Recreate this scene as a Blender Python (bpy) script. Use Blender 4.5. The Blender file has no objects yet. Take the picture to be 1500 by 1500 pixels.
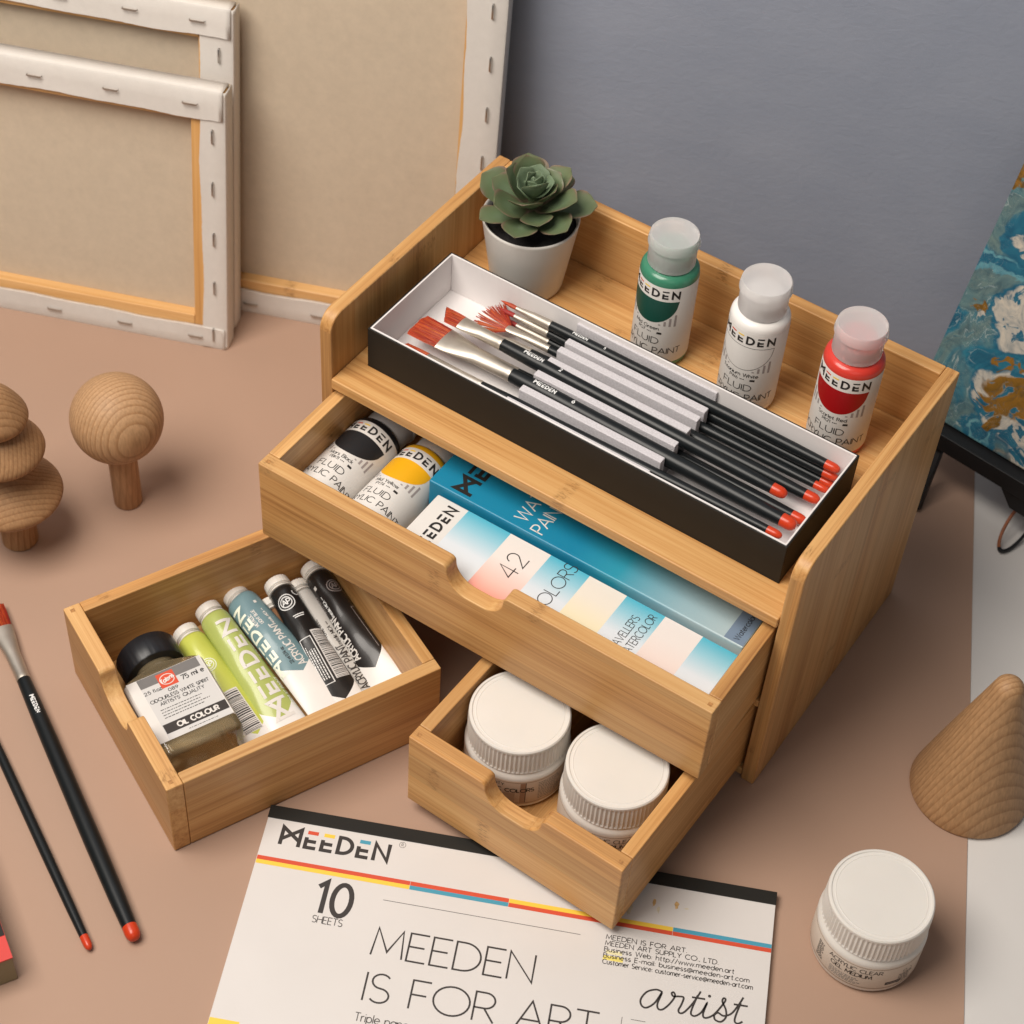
import bpy, bmesh, math, random
from math import sin, cos, pi, radians, sqrt, atan2
from mathutils import Vector, Matrix
random.seed(7)
S = bpy.context.scene
COL = S.collection
V = Vector

# ------------------------------------------------------------------ materials
def new_mat(name):
    m = bpy.data.materials.new(name); m.use_nodes = True
    nt = m.node_tree
    return m, nt, nt.nodes['Principled BSDF']

def nd(nt, kind, **kw):
    n = nt.nodes.new(kind)
    for k, v in kw.items():
        if k.startswith('i_'):
            n.inputs[int(k[2:])].default_value = v
        else:
            setattr(n, k, v)
    return n

def math_node(nt, op, a=None, b=None, c=None):
    n = nt.nodes.new('ShaderNodeMath'); n.operation = op
    for i, x in enumerate((a, b, c)):
        if x is None: continue
        if isinstance(x, (int, float)): n.inputs[i].default_value = x
        else: nt.links.new(x, n.inputs[i])
    return n.outputs[0]

def ramp(nt, fac, stops):
    r = nt.nodes.new('ShaderNodeValToRGB')
    e = r.color_ramp.elements
    while len(e) < len(stops): e.new(0.5)
    for el, (p, c) in zip(e, stops):
        el.position = p; el.color = (*c, 1) if len(c) == 3 else c
    nt.links.new(fac, r.inputs[0])
    return r.outputs[0]

def mixc(nt, fac, a, b, mode='MIX'):
    n = nt.nodes.new('ShaderNodeMix'); n.data_type = 'RGBA'; n.blend_type = mode
    for s, x in ((0, fac), (6, a), (7, b)):
        if isinstance(x, (int, float)): n.inputs[s].default_value = x
        elif isinstance(x, tuple): n.inputs[s].default_value = (*x, 1)
        else: nt.links.new(x, n.inputs[s])
    return n.outputs[2]

def pm(name, col, rough=.5, metal=0, spec=.5, var=.06, scale=60, bump=0, bscale=400, trans=0, sss=0, coat=0, stretch=None, ior=1.45):
    m, nt, b = new_mat(name)
    b.inputs['Roughness'].default_value = rough
    b.inputs['Metallic'].default_value = metal
    b.inputs['Specular IOR Level'].default_value = spec
    b.inputs['Transmission Weight'].default_value = trans
    b.inputs['IOR'].default_value = ior
    b.inputs['Coat Weight'].default_value = coat
    if sss:
        b.inputs['Subsurface Weight'].default_value = sss
        b.inputs['Subsurface Radius'].default_value = (.004, .003, .002)
        b.inputs['Subsurface Scale'].default_value = 1.0
    tc = nd(nt, 'ShaderNodeTexCoord')
    src = tc.outputs['Object']
    if stretch:
        mp = nd(nt, 'ShaderNodeMapping'); mp.inputs['Scale'].default_value = stretch
        nt.links.new(src, mp.inputs[0]); src = mp.outputs[0]
    if var:
        n = nd(nt, 'ShaderNodeTexNoise'); n.inputs['Scale'].default_value = scale; n.inputs['Detail'].default_value = 4
        nt.links.new(src, n.inputs['Vector'])
        c = ramp(nt, n.outputs[0], [(.25, tuple(x*(1-var) for x in col)), (.75, tuple(min(1, x*(1+var)) for x in col))])
        nt.links.new(c, b.inputs['Base Color'])
    else:
        b.inputs['Base Color'].default_value = (*col, 1)
    if bump:
        n2 = nd(nt, 'ShaderNodeTexNoise'); n2.inputs['Scale'].default_value = bscale; n2.inputs['Detail'].default_value = 3
        nt.links.new(src, n2.inputs['Vector'])
        bp = nd(nt, 'ShaderNodeBump'); bp.inputs['Strength'].default_value = bump; bp.inputs['Distance'].default_value = .0005
        nt.links.new(n2.outputs[0], bp.inputs['Height']); nt.links.new(bp.outputs[0], b.inputs['Normal'])
    return m

def bamboo(name, ax, dark=(.315, .140, .044), mid=(.545, .295, .108), light=(.69, .44, .195), strip=.021, fib=1.0):
    """lacquered bamboo with its grain along local axis ax"""
    m, nt, b = new_mat(name)
    tc = nd(nt, 'ShaderNodeTexCoord'); oi = nd(nt, 'ShaderNodeObjectInfo')
    off = nt.nodes.new('ShaderNodeVectorMath'); off.operation = 'SCALE'
    off.inputs[0].default_value = (1.7, 2.3, 3.1); nt.links.new(oi.outputs['Random'], off.inputs['Scale'])
    ad = nt.nodes.new('ShaderNodeVectorMath'); ad.operation = 'ADD'
    nt.links.new(tc.outputs['Object'], ad.inputs[0]); nt.links.new(off.outputs[0], ad.inputs[1])
    sp = nd(nt, 'ShaderNodeSeparateXYZ'); nt.links.new(ad.outputs[0], sp.inputs[0])
    a = sp.outputs[ax]; o1, o2 = [sp.outputs[i] for i in range(3) if i != ax]
    def fibre(sa, sb, det):
        cx = nd(nt, 'ShaderNodeCombineXYZ')
        nt.links.new(math_node(nt, 'MULTIPLY', a, sa), cx.inputs[0])
        nt.links.new(math_node(nt, 'MULTIPLY', o1, sb), cx.inputs[1])
        nt.links.new(math_node(nt, 'MULTIPLY', o2, sb), cx.inputs[2])
        n = nd(nt, 'ShaderNodeTexNoise'); n.inputs['Scale'].default_value = 1; n.inputs['Detail'].default_value = det
        n.inputs['Roughness'].default_value = .6
        nt.links.new(cx.outputs[0], n.inputs['Vector']); return n.outputs[0]
    f1 = fibre(5, 320, 3); f2 = fibre(22, 1100, 2); f3 = fibre(2.2, 46, 2)
    mixf = math_node(nt, 'ADD', math_node(nt, 'MULTIPLY', f1, .45), math_node(nt, 'ADD', math_node(nt, 'MULTIPLY', f2, .2), math_node(nt, 'MULTIPLY', f3, .35)))
    # laminated strips
    c1 = math_node(nt, 'FLOOR', math_node(nt, 'DIVIDE', o1, strip)); c2 = math_node(nt, 'FLOOR', math_node(nt, 'DIVIDE', o2, strip))
    cid = math_node(nt, 'ADD', c1, math_node(nt, 'MULTIPLY', c2, 17.3))
    wn = nd(nt, 'ShaderNodeTexWhiteNoise', noise_dimensions='1D'); nt.links.new(cid, wn.inputs['W'])
    col = ramp(nt, mixf, [(.30, dark), (.47, mid), (.66, light)])
    tone = math_node(nt, 'MULTIPLY_ADD', wn.outputs[0], .24, .87)
    tn = nd(nt, 'ShaderNodeCombineXYZ')
    for i in range(3): nt.links.new(tone, tn.inputs[i])
    col = mixc(nt, 1.0, col, tn.outputs[0], 'MULTIPLY')
    hue = nd(nt, 'ShaderNodeTexWhiteNoise', noise_dimensions='1D'); nt.links.new(math_node(nt, 'ADD', cid, 5.71), hue.inputs['W'])
    col = mixc(nt, math_node(nt, 'MULTIPLY', hue.outputs[0], .5), col, (1.0, .86, .66), 'MULTIPLY')
    # glue lines between the strips
    gf = math_node(nt, 'ABSOLUTE', math_node(nt, 'SUBTRACT', math_node(nt, 'FRACT', math_node(nt, 'DIVIDE', o1, strip)), .5))
    gf2 = math_node(nt, 'ABSOLUTE', math_node(nt, 'SUBTRACT', math_node(nt, 'FRACT', math_node(nt, 'DIVIDE', o2, strip)), .5))
    gm_ = nd(nt, 'ShaderNodeMapRange'); gm_.inputs[1].default_value = .484; gm_.inputs[2].default_value = .496; nt.links.new(math_node(nt, 'MAXIMUM', gf, gf2), gm_.inputs[0])
    col = mixc(nt, math_node(nt, 'MULTIPLY', gm_.outputs[0], .28), col, dark)
    # culm nodes: short darker dashes across a strip
    P = .19
    ph = math_node(nt, 'FRACT', math_node(nt, 'ADD', math_node(nt, 'DIVIDE', a, P), wn.outputs[0]))
    d = math_node(nt, 'ABSOLUTE', math_node(nt, 'SUBTRACT', ph, .5))
    msk = nd(nt, 'ShaderNodeMapRange'); msk.inputs[1].default_value = .012; msk.inputs[2].default_value = .028
    msk.inputs[3].default_value = 1; msk.inputs[4].default_value = 0; nt.links.new(d, msk.inputs[0])
    wn2 = nd(nt, 'ShaderNodeTexWhiteNoise', noise_dimensions='1D'); nt.links.new(math_node(nt, 'ADD', cid, .37), wn2.inputs['W'])
    on = math_node(nt, 'GREATER_THAN', wn2.outputs[0], .34)
    dash = nd(nt, 'ShaderNodeMapRange'); dash.inputs[1].default_value = .50; dash.inputs[2].default_value = .62
    nt.links.new(fibre(240, 900, 2), dash.inputs[0])
    nm = math_node(nt, 'MULTIPLY', math_node(nt, 'MULTIPLY', msk.outputs[0], on), math_node(nt, 'MULTIPLY_ADD', dash.outputs[0], .5, .08))
    col = mixc(nt, nm, col, (.24, .11, .032))
    nt.links.new(col, b.inputs['Base Color'])
    b.inputs['Roughness'].default_value = .42
    b.inputs['Specular IOR Level'].default_value = .42
    bp = nd(nt, 'ShaderNodeBump'); bp.inputs['Strength'].default_value = .10; bp.inputs['Distance'].default_value = .0004
    nt.links.new(f1, bp.inputs['Height']); nt.links.new(bp.outputs[0], b.inputs['Normal'])
    return m

def ringwood(name, origin, axis, spacing, dark, light, wob=1.1):
    """turned wood whose growth rings are cylinders round an axis through origin (local)"""
    m, nt, b = new_mat(name)
    tc = nd(nt, 'ShaderNodeTexCoord')
    sub = nt.nodes.new('ShaderNodeVectorMath'); sub.operation = 'SUBTRACT'; sub.inputs[1].default_value = origin
    nt.links.new(tc.outputs['Object'], sub.inputs[0])
    ns = nd(nt, 'ShaderNodeTexNoise'); ns.inputs['Scale'].default_value = 28; ns.inputs['Detail'].default_value = 2
    nt.links.new(sub.outputs[0], ns.inputs['Vector'])
    ax = V(axis).normalized()
    cr = nt.nodes.new('ShaderNodeVectorMath'); cr.operation = 'CROSS_PRODUCT'; cr.inputs[1].default_value = ax
    nt.links.new(sub.outputs[0], cr.inputs[0])
    ln = nt.nodes.new('ShaderNodeVectorMath'); ln.operation = 'LENGTH'; nt.links.new(cr.outputs[0], ln.inputs[0])
    r = math_node(nt, 'ADD', math_node(nt, 'DIVIDE', ln.outputs['Value'], spacing), math_node(nt, 'MULTIPLY', ns.outputs[0], wob))
    fr = math_node(nt, 'FRACT', r)
    col = ramp(nt, fr, [(0, light), (.55, tuple(l*.75+d*.25 for l, d in zip(light, dark))), (.90, dark), (1, light)])
    fn = nd(nt, 'ShaderNodeTexNoise'); fn.inputs['Scale'].default_value = 1; fn.inputs['Detail'].default_value = 3
    mp = nd(nt, 'ShaderNodeMapping'); mp.inputs['Scale'].default_value = (700, 700, 90)
    nt.links.new(tc.outputs['Object'], mp.inputs[0]); nt.links.new(mp.outputs[0], fn.inputs['Vector'])
    tn = ramp(nt, fn.outputs[0], [(.3, (.82, .82, .82)), (.7, (1.08, 1.08, 1.08))])
    col = mixc(nt, 1.0, col, tn, 'MULTIPLY')
    nt.links.new(col, b.inputs['Base Color'])
    b.inputs['Roughness'].default_value = .55; b.inputs['Specular IOR Level'].default_value = .3
    return m

def cloth(name, col, scale, bump, spots=True, var=.08):
    m, nt, b = new_mat(name)
    tc = nd(nt, 'ShaderNodeTexCoord')
    w1 = nd(nt, 'ShaderNodeTexWave', wave_type='BANDS', bands_direction='X'); w2 = nd(nt, 'ShaderNodeTexWave', wave_type='BANDS', bands_direction='Z')
    for w in (w1, w2):
        w.inputs['Scale'].default_value = scale; w.inputs['Distortion'].default_value = 1.5; w.inputs['Detail'].default_value = 1
        nt.links.new(tc.outputs['Object'], w.inputs[0])
    h = math_node(nt, 'ADD', w1.outputs['Fac'], w2.outputs['Fac'])
    n = nd(nt, 'ShaderNodeTexNoise'); n.inputs['Scale'].default_value = 130; n.inputs['Detail'].default_value = 6; n.inputs['Roughness'].default_value = .7
    nt.links.new(tc.outputs['Object'], n.inputs['Vector'])
    c = ramp(nt, n.outputs[0], [(.3, tuple(x*(1-var) for x in col)), (.7, tuple(x*(1+var) for x in col))])
    hh = math_node(nt, 'MULTIPLY_ADD', h, .07, .93)
    tn = nd(nt, 'ShaderNodeCombineXYZ')
    for i in range(3): nt.links.new(hh, tn.inputs[i])
    c = mixc(nt, 1.0, c, tn.outputs[0], 'MULTIPLY')
    if spots:
        vo = nd(nt, 'ShaderNodeTexVoronoi'); vo.inputs['Scale'].default_value = 130
        nt.links.new(tc.outputs['Object'], vo.inputs['Vector'])
        sm = nd(nt, 'ShaderNodeMapRange'); sm.inputs[1].default_value = .06; sm.inputs[2].default_value = .11; sm.inputs[3].default_value = 1; sm.inputs[4].default_value = 0
        nt.links.new(vo.outputs['Distance'], sm.inputs[0])
        gt = math_node(nt, 'GREATER_THAN', vo.outputs['Color'], .72)
        c = mixc(nt, math_node(nt, 'MULTIPLY', math_node(nt, 'MULTIPLY', sm.outputs[0], gt), .55), c, tuple(x*.45 for x in col))
    nt.links.new(c, b.inputs['Base Color'])
    b.inputs['Roughness'].default_value = .9; b.inputs['Specular IOR Level'].default_value = .15
    bp = nd(nt, 'ShaderNodeBump'); bp.inputs['Strength'].default_value = bump; bp.inputs['Distance'].default_value = .0003
    nt.links.new(h, bp.inputs['Height']); nt.links.new(bp.outputs[0], b.inputs['Normal'])
    return m

BX, BY, BZ = bamboo('bamboo_along_x', 0), bamboo('bamboo_along_y', 1), bamboo('bamboo_along_z', 2)
D2, M2, L2 = (.27, .105, .026), (.44, .20, .058), (.56, .285, .09)
WHITE = pm('white_paper', (.70, .67, .635), .6, var=.03)
PAPER = pm('pad_cover_paper', (.655, .62, .595), .55, var=.025, scale=18)
INK = pm('black_ink', (.018, .016, .015), .5, var=0)
SOFTINK = pm('fine_print_ink', (.16, .15, .145), .6, var=0)
DKINK = pm('warm_black_ink', (.035, .028, .025), .5, var=0)
GREYINK = pm('grey_ink', (.33, .29, .28), .6, var=0)
REDINK = pm('red_ink', (.62, .075, .03), .5, var=0)
YELINK = pm('yellow_ink', (.85, .56, .06), .5, var=0)
BLUINK = pm('teal_ink', (.06, .30, .42), .5, var=0)
SILVER = pm('silver_print', (.75, .75, .74), .35, var=0)
BLACKWOOD = pm('black_lacquer', (.007, .009, .010), .36, spec=.4, var=.2, scale=50)
REDTIP = pm('red_lacquer', (.56, .046, .012), .28, var=.05)
METAL = pm('champagne_ferrule_metal', (.58, .53, .46), .5, metal=1, var=.08, scale=120)
STEEL = pm('steel_wire', (.52, .50, .47), .32, metal=1, var=.1)
BRIST = pm('red_bristle', (.40, .052, .014), .5, var=.5, scale=1, stretch=(50, 1700, 1700), bump=.6, bscale=1)
BRISTD = pm('dark_red_bristle', (.30, .018, .014), .45, var=.45, scale=1, stretch=(60, 2600, 2600), bump=.5, bscale=1)
BRIST2 = pm('bright_red_bristle', (.50, .115, .030), .5, var=.2, scale=300)
BLACKCARD = pm('black_card', (.016, .0145, .012), .55, spec=.3, var=.06)
WHITECARD = pm('white_card', (.76, .725, .715), .6, var=.02)
FOAM = pm('grey_foam', (.60, .575, .595), .95, spec=.1, var=.12, scale=900, bump=.8, bscale=1600)
POT = pm('white_glazed_pot', (.66, .63, .585), .35, var=.02)
SOIL = pm('black_soil', (.012, .010, .010), .8, var=.4, scale=300, bump=1, bscale=500)
CREAM = pm('cream_plastic', (.73, .695, .645), .34, var=.03, scale=25, sss=.08, bump=.06, bscale=260)
TUBEWHITE = pm('white_tube', (.78, .76, .735), .33, var=.02)
BLACKPL = pm('black_plastic', (.011, .012, .015), .38, var=.1)
CAPPL = pm('frosted_cap_plastic', (.86, .84, .835), .38, trans=.55, var=0, ior=1.3)
TABLE = pm('white_table', (.66, .635, .61), .5, var=.03, scale=9)

# ------------------------------------------------------------------ mesh builder
class MB:
    def __init__(s): s.v, s.f, s.m, s.mats = [], [], [], []
    def mi(s, mat):
        if mat not in s.mats: s.mats.append(mat)
        return s.mats.index(mat)
    def add(s, vs, fs, mat):
        o = len(s.v); s.v += [tuple(x) for x in vs]; k = s.mi(mat)
        for f in fs: s.f.append([i+o for i in f]); s.m.append(k)
    def box(s, lo, hi, mat):
        x0, y0, z0 = lo; x1, y1, z1 = hi
        s.add([(x0,y0,z0),(x1,y0,z0),(x1,y1,z0),(x0,y1,z0),(x0,y0,z1),(x1,y0,z1),(x1,y1,z1),(x0,y1,z1)],
              [(0,3,2,1),(4,5,6,7),(0,1,5,4),(1,2,6,5),(2,3,7,6),(3,0,4,7)], mat)
    def prism(s, pts, vec, mat):
        """polygon pts extruded along vec"""
        n = len(pts); vec = V(vec)
        a = [V(p) for p in pts]; b = [p+vec for p in a]
        nrm = sum(((a[i].cross(a[(i+1) % n])) for i in range(n)), V((0,0,0)))
        flip = nrm.dot(vec) > 0
        fs = [tuple(range(n))[::-1] if flip else tuple(range(n)), tuple(range(n, 2*n)) if flip else tuple(range(n, 2*n))[::-1]]
        for i in range(n):
            j = (i+1) % n
            fs.append((i, j, n+j, n+i) if flip else (j, i, n+i, n+j))
        s.add(a+b, fs, mat)
    def loft(s, rings, mat, cap0=True, cap1=True, closed=True, mats=None):
        n = len(rings[0]); vs = [p for r in rings for p in r]; fs = []
        m = n if closed else n-1
        for k in range(len(rings)-1):
            for i in range(m):
                j = (i+1) % n
                fs.append((k*n+i, k*n+j, (k+1)*n+j, (k+1)*n+i))
        if cap0: fs.append(tuple(range(n))[::-1])
        if cap1: fs.append(tuple((len(rings)-1)*n+i for i in range(n)))
        s.add(vs, fs, mat)
    def lathe(s, prof, mat, n=48, mod=None, c=(0, 0, 0)):
        """profile of (r,z) from bottom axis up to top axis; mod(theta,k) scales the radius"""
        rings = []
        for k, (r, z) in enumerate(prof):
            rings.append([(c[0]+r*(mod(2*pi*i/n, k) if mod else 1)*cos(2*pi*i/n), c[1]+r*(mod(2*pi*i/n, k) if mod else 1)*sin(2*pi*i/n), c[2]+z) for i in range(n)])
        s.loft(rings, mat, cap0=prof[0][0] > 1e-6, cap1=prof[-1][0] > 1e-6)
    def build(s, name, parent=None, bevel=0, seg=2, sharp=38, smooth=True):
        me = bpy.data.meshes.new(name); me.from_pydata(s.v, [], s.f)
        for m in s.mats: me.materials.append(m)
        me.polygons.foreach_set('material_index', s.m)
        bm = bmesh.new(); bm.from_mesh(me); bmesh.ops.remove_doubles(bm, verts=bm.verts, dist=1e-7)
        bmesh.ops.dissolve_degenerate(bm, edges=bm.edges, dist=1e-8); bm.to_mesh(me); bm.free()
        if smooth:
            me.polygons.foreach_set('use_smooth', [True]*len(me.polygons))
            if not bevel: me.set_sharp_from_angle(angle=radians(sharp))
        o = bpy.data.objects.new(name, me); COL.objects.link(o)
        if parent: o.parent = parent
        if bevel:
            b = o.modifiers.new('edge', 'BEVEL'); b.width = bevel; b.segments = seg; b.limit_method = 'ANGLE'
            b.angle_limit = radians(35); b.harden_normals = True
        return o

def tag(o, label, cat, group=None, kind=None):
    if label: o['label'] = label
    if cat: o['category'] = cat
    if group: o['group'] = group
    if kind: o['kind'] = kind
    return o
def thing(name, label, cat, loc=(0,0,0), rot=(0,0,0), group=None):
    o = bpy.data.objects.new(name, None); COL.objects.link(o)
    o.empty_display_size = .02
    o.location = loc; o.rotation_euler = rot
    return tag(o, label, cat, group)
def copy_tree(o, parent=None):
    c = o.copy(); COL.objects.link(c); c.parent = parent
    for ch in list(o.children): copy_tree(ch, c)
    return c
def box_part(name, lo, hi, mat, parent, bevel=.0006):
    b = MB(); b.box(lo, hi, mat); return b.build(name, parent, bevel)

# ------------------------------------------------------------------ lettering: single-stroke alphabet drawn as ribbons
def A(cx, cy, rx, ry, a0, a1, n=None):
    n = n or max(4, int(abs(a1-a0)/15))
    return [(cx+rx*cos(radians(a0+(a1-a0)*i/n)), cy+ry*sin(radians(a0+(a1-a0)*i/n))) for i in range(n+1)]
x_ = .66
G = {
 'A': (.78, [[(0,0),(.39,1),(.78,0)], [(.14,.34),(.64,.34)]]),
 'B': (.58, [[(0,0),(0,1),(.3,1)]+A(.3,.76,.24,.24,90,-90)+[(0,.52)], [(.3,.52)]+A(.32,.26,.26,.26,90,-90)+[(0,0)]]),
 'C': (.78, [A(.46,.5,.46,.5,48,312,20)]),
 'D': (.72, [[(0,0),(0,1),(.24,1)]+A(.24,.5,.48,.5,90,-90,16)+[(0,0)]]),
 'E': (.52, [[(.52,1),(0,1),(0,0),(.52,0)], [(0,.52),(.44,.52)]]),
 'F': (.5, [[(.5,1),(0,1),(0,0)], [(0,.5),(.42,.5)]]),
 'G': (.86, [A(.48,.5,.48,.5,48,340,20)+[(.93,.46),(.55,.46)]]),
 'H': (.66, [[(0,0),(0,1)], [(.66,0),(.66,1)], [(0,.52),(.66,.52)]]),
 'I': (.06, [[(.03,0),(.03,1)]]),
 'K': (.6, [[(0,0),(0,1)], [(.58,1),(0,.4)], [(.18,.58),(.6,0)]]),
 'L': (.48, [[(0,1),(0,0),(.48,0)]]),
 'M': (.86, [[(0,0),(.08,1),(.43,.18),(.78,1),(.86,0)]]),
 'N': (.7, [[(0,0),(0,1),(.7,0),(.7,1)]]),
 'O': (1.0, [A(.5,.5,.5,.5,0,360,28)]),
 'P': (.54, [[(0,0),(0,1),(.28,1)]+A(.28,.73,.27,.27,90,-90)+[(0,.46)]]),
 'Q': (1.0, [A(.5,.5,.5,.5,0,360,28), [(.65,.25),(.95,-.05)]]),
 'R': (.58, [[(0,0),(0,1),(.28,1)]+A(.28,.73,.27,.27,90,-90)+[(0,.46)], [(.28,.46),(.58,0)]]),
 'S': (.54, [A(.27,.75,.25,.25,35,270,12)+A(.27,.25,.27,.25,90,-145,12)]),
 'T': (.62, [[(0,1),(.62,1)], [(.31,1),(.31,0)]]),
 'U': (.66, [[(0,1)]+A(.33,.33,.33,.33,180,360,12)+[(.66,1)]]),
 'V': (.74, [[(0,1),(.37,0),(.74,1)]]),
 'W': (1.1, [[(0,1),(.27,0),(.55,1),(.83,0),(1.1,1)]]),
 'X': (.66, [[(0,0),(.66,1)], [(0,1),(.66,0)]]),
 'Y': (.66, [[(0,1),(.33,.5),(.66,1)], [(.33,.5),(.33,0)]]),
 '0': (.62, [A(.31,.5,.31,.5,0,360,24)]), '1': (.26, [[(0,.82),(.24,1),(.24,0)]]),
 '2': (.6, [A(.3,.7,.28,.3,170,-38,12)+[(.02,0),(.6,0)]]), '3': (.54, [A(.25,.75,.25,.25,150,-80,10), A(.25,.26,.28,.26,85,-150,12)]),
 '4': (.66, [[(.66,.26),(0,.26),(.46,1),(.46,0)]]), '5': (.56, [[(.5,1),(.08,1),(.04,.55)]+A(.26,.32,.29,.32,115,-140,12)]),
 '6': (.58, [A(.29,.3,.29,.3,0,360,20), [(.03,.38),(.4,1)]]), '7': (.56, [[(0,1),(.56,1),(.18,0)]]),
 '8': (.56, [A(.28,.75,.23,.25,0,360,18), A(.28,.25,.28,.25,0,360,18)]), '9': (.58, [A(.29,.7,.29,.3,0,360,20), [(.55,.62),(.18,0)]]),
 'a': (.56, [A(.28,.33,.28,.33,0,360,18), [(.56,x_),(.56,0)]]), 'b': (.56, [[(0,1),(0,0)], A(.28,.33,.28,.33,0,360,18)]),
 'c': (.5, [A(.3,.33,.3,.33,50,310,14)]), 'd': (.56, [A(.28,.33,.28,.33,0,360,18), [(.56,1),(.56,0)]]),
 'e': (.56, [[(0,.34),(.56,.34)]+A(.28,.33,.28,.33,0,310,16)]), 'f': (.34, [A(.28,.8,.16,.2,70,180,5)+[(.12,0)], [(0,x_),(.32,x_)]]),
 'g': (.56, [A(.28,.33,.28,.33,0,360,18), [(.56,x_),(.56,-.1)]+A(.28,-.1,.28,.2,0,-150,8)]), 'h': (.5, [[(0,1),(0,0)], A(.25,.4,.25,.26,180,0,8)+[(.5,0)]]),
 'i': (.06, [[(.03,x_),(.03,0)], [(.03,.86),(.03,.94)]]), 'k': (.46, [[(0,1),(0,0)], [(.44,x_),(0,.25)], [(.14,.38),(.46,0)]]),
 'l': (.06, [[(.03,1),(.03,0)]]), 'm': (.84, [[(0,x_),(0,0)], A(.21,.44,.21,.22,180,0,7)+[(.42,0)], A(.63,.44,.21,.22,180,0,7)+[(.84,0)]]),
 'n': (.5, [[(0,x_),(0,0)], A(.25,.4,.25,.26,180,0,8)+[(.5,0)]]), 'o': (.6, [A(.3,.33,.3,.33,0,360,18)]),
 'p': (.56, [[(0,x_),(0,-.3)], A(.28,.33,.28,.33,0,360,18)]), 'r': (.3, [[(0,x_),(0,0)], A(.26,.38,.26,.28,180,80,6)]),
 's': (.4, [A(.2,.49,.18,.17,40,270,8)+A(.2,.16,.2,.16,90,-140,8)]), 't': (.34, [[(.14,.92),(.14,.14)]+A(.28,.14,.14,.14,180,280,5), [(0,x_),(.32,x_)]]),
 'u': (.5, [[(0,x_)]+A(.25,.26,.25,.26,180,360,8), [(.5,x_),(.5,0)]]), 'v': (.5, [[(0,x_),(.25,0),(.5,x_)]]), 'w': (.76, [[(0,x_),(.19,0),(.38,x_),(.57,0),(.76,x_)]]),
 'x': (.46, [[(0,0),(.46,x_)], [(0,x_),(.46,0)]]), 'y': (.5, [[(0,x_),(.25,0)], [(.5,x_),(.14,-.3)]]), 'z': (.46, [[(0,x_),(.46,x_),(0,0),(.46,0)]]),
 '.': (.06, [[(.03,0),(.03,.09)]]), ',': (.06, [[(.05,.08),(0,-.12)]]), ':': (.06, [[(.03,.05),(.03,.14)], [(.03,.5),(.03,.59)]]),
 '/': (.4, [[(0,-.1),(.4,1)]]), '@': (.9, [A(.45,.36,.2,.2,0,360,14), [(.65,.56),(.67,.2)]+A(.45,.36,.45,.45,-20,-320,18)[0:1]+A(.45,.36,.45,.45,-10,290,18)]),
 '-': (.34, [[(.02,.36),(.32,.36)]]), "'": (.06, [[(.03,1),(.03,.78)]]), '*': (.3, [[(.15,.3),(.15,.6)], [(0,.38),(.3,.52)], [(0,.52),(.3,.38)]]), ' ': (.34, []),
}
def lay(text, h, sp=.2, x=0, y=0, align='l', sx=1):
    w = sum((G[c][0]+sp) for c in text)*h*sx - sp*h*sx
    o = x - (w/2 if align == 'c' else w if align == 'r' else 0)
    out = []
    for c in text:
        adv, st = G[c]
        for s in st: out.append([(o+px*h*sx, y+py*h) for px, py in s])
        o += (adv+sp)*h*sx
    return out
def logo(h, x=0, y=0, align='l', sp=.22):
    """the brand lettering: bow-tie M, split E's with a loose top bar, D, N -> (dark strokes, [three bars])"""
    o, dark, bars = 0, [], []
    def put(st, w):
        nonlocal o
        dark.extend([[(o+a, b) for a, b in s] for s in st]); o += w+sp
    put([[(.06,0),(.06,.96),(.94,.30)], [(.06,.30),(.94,.96),(.94,0)]], 1.0)
    for k in range(2):
        bars.append((o-.02, o+.62)); put([[(.6,.07),(.08,.07),(.08,.62)], [(.08,.42),(.56,.42)]], .62)
    put([[(.08,.08),(.08,.92),(.26,.92)]+A(.26,.5,.46,.42,90,-90,12)+[(.08,.08)]], .78)
    bars.append((o-.02, o+.62)); put([[(.6,.07),(.08,.07),(.08,.62)], [(.08,.42),(.56,.42)]], .62)
    put([[(.07,0),(.07,.93),(.73,.07),(.73,1)]], .8)
    w = (o-sp)*h
    dx = x - (w/2 if align == 'c' else 0)
    return ([[(dx+a*h, y+b*h) for a, b in s] for s in dark], [[(dx+a*h, y+.90*h), (dx+b*h, y+.90*h)] for a, b in bars], w)

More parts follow.
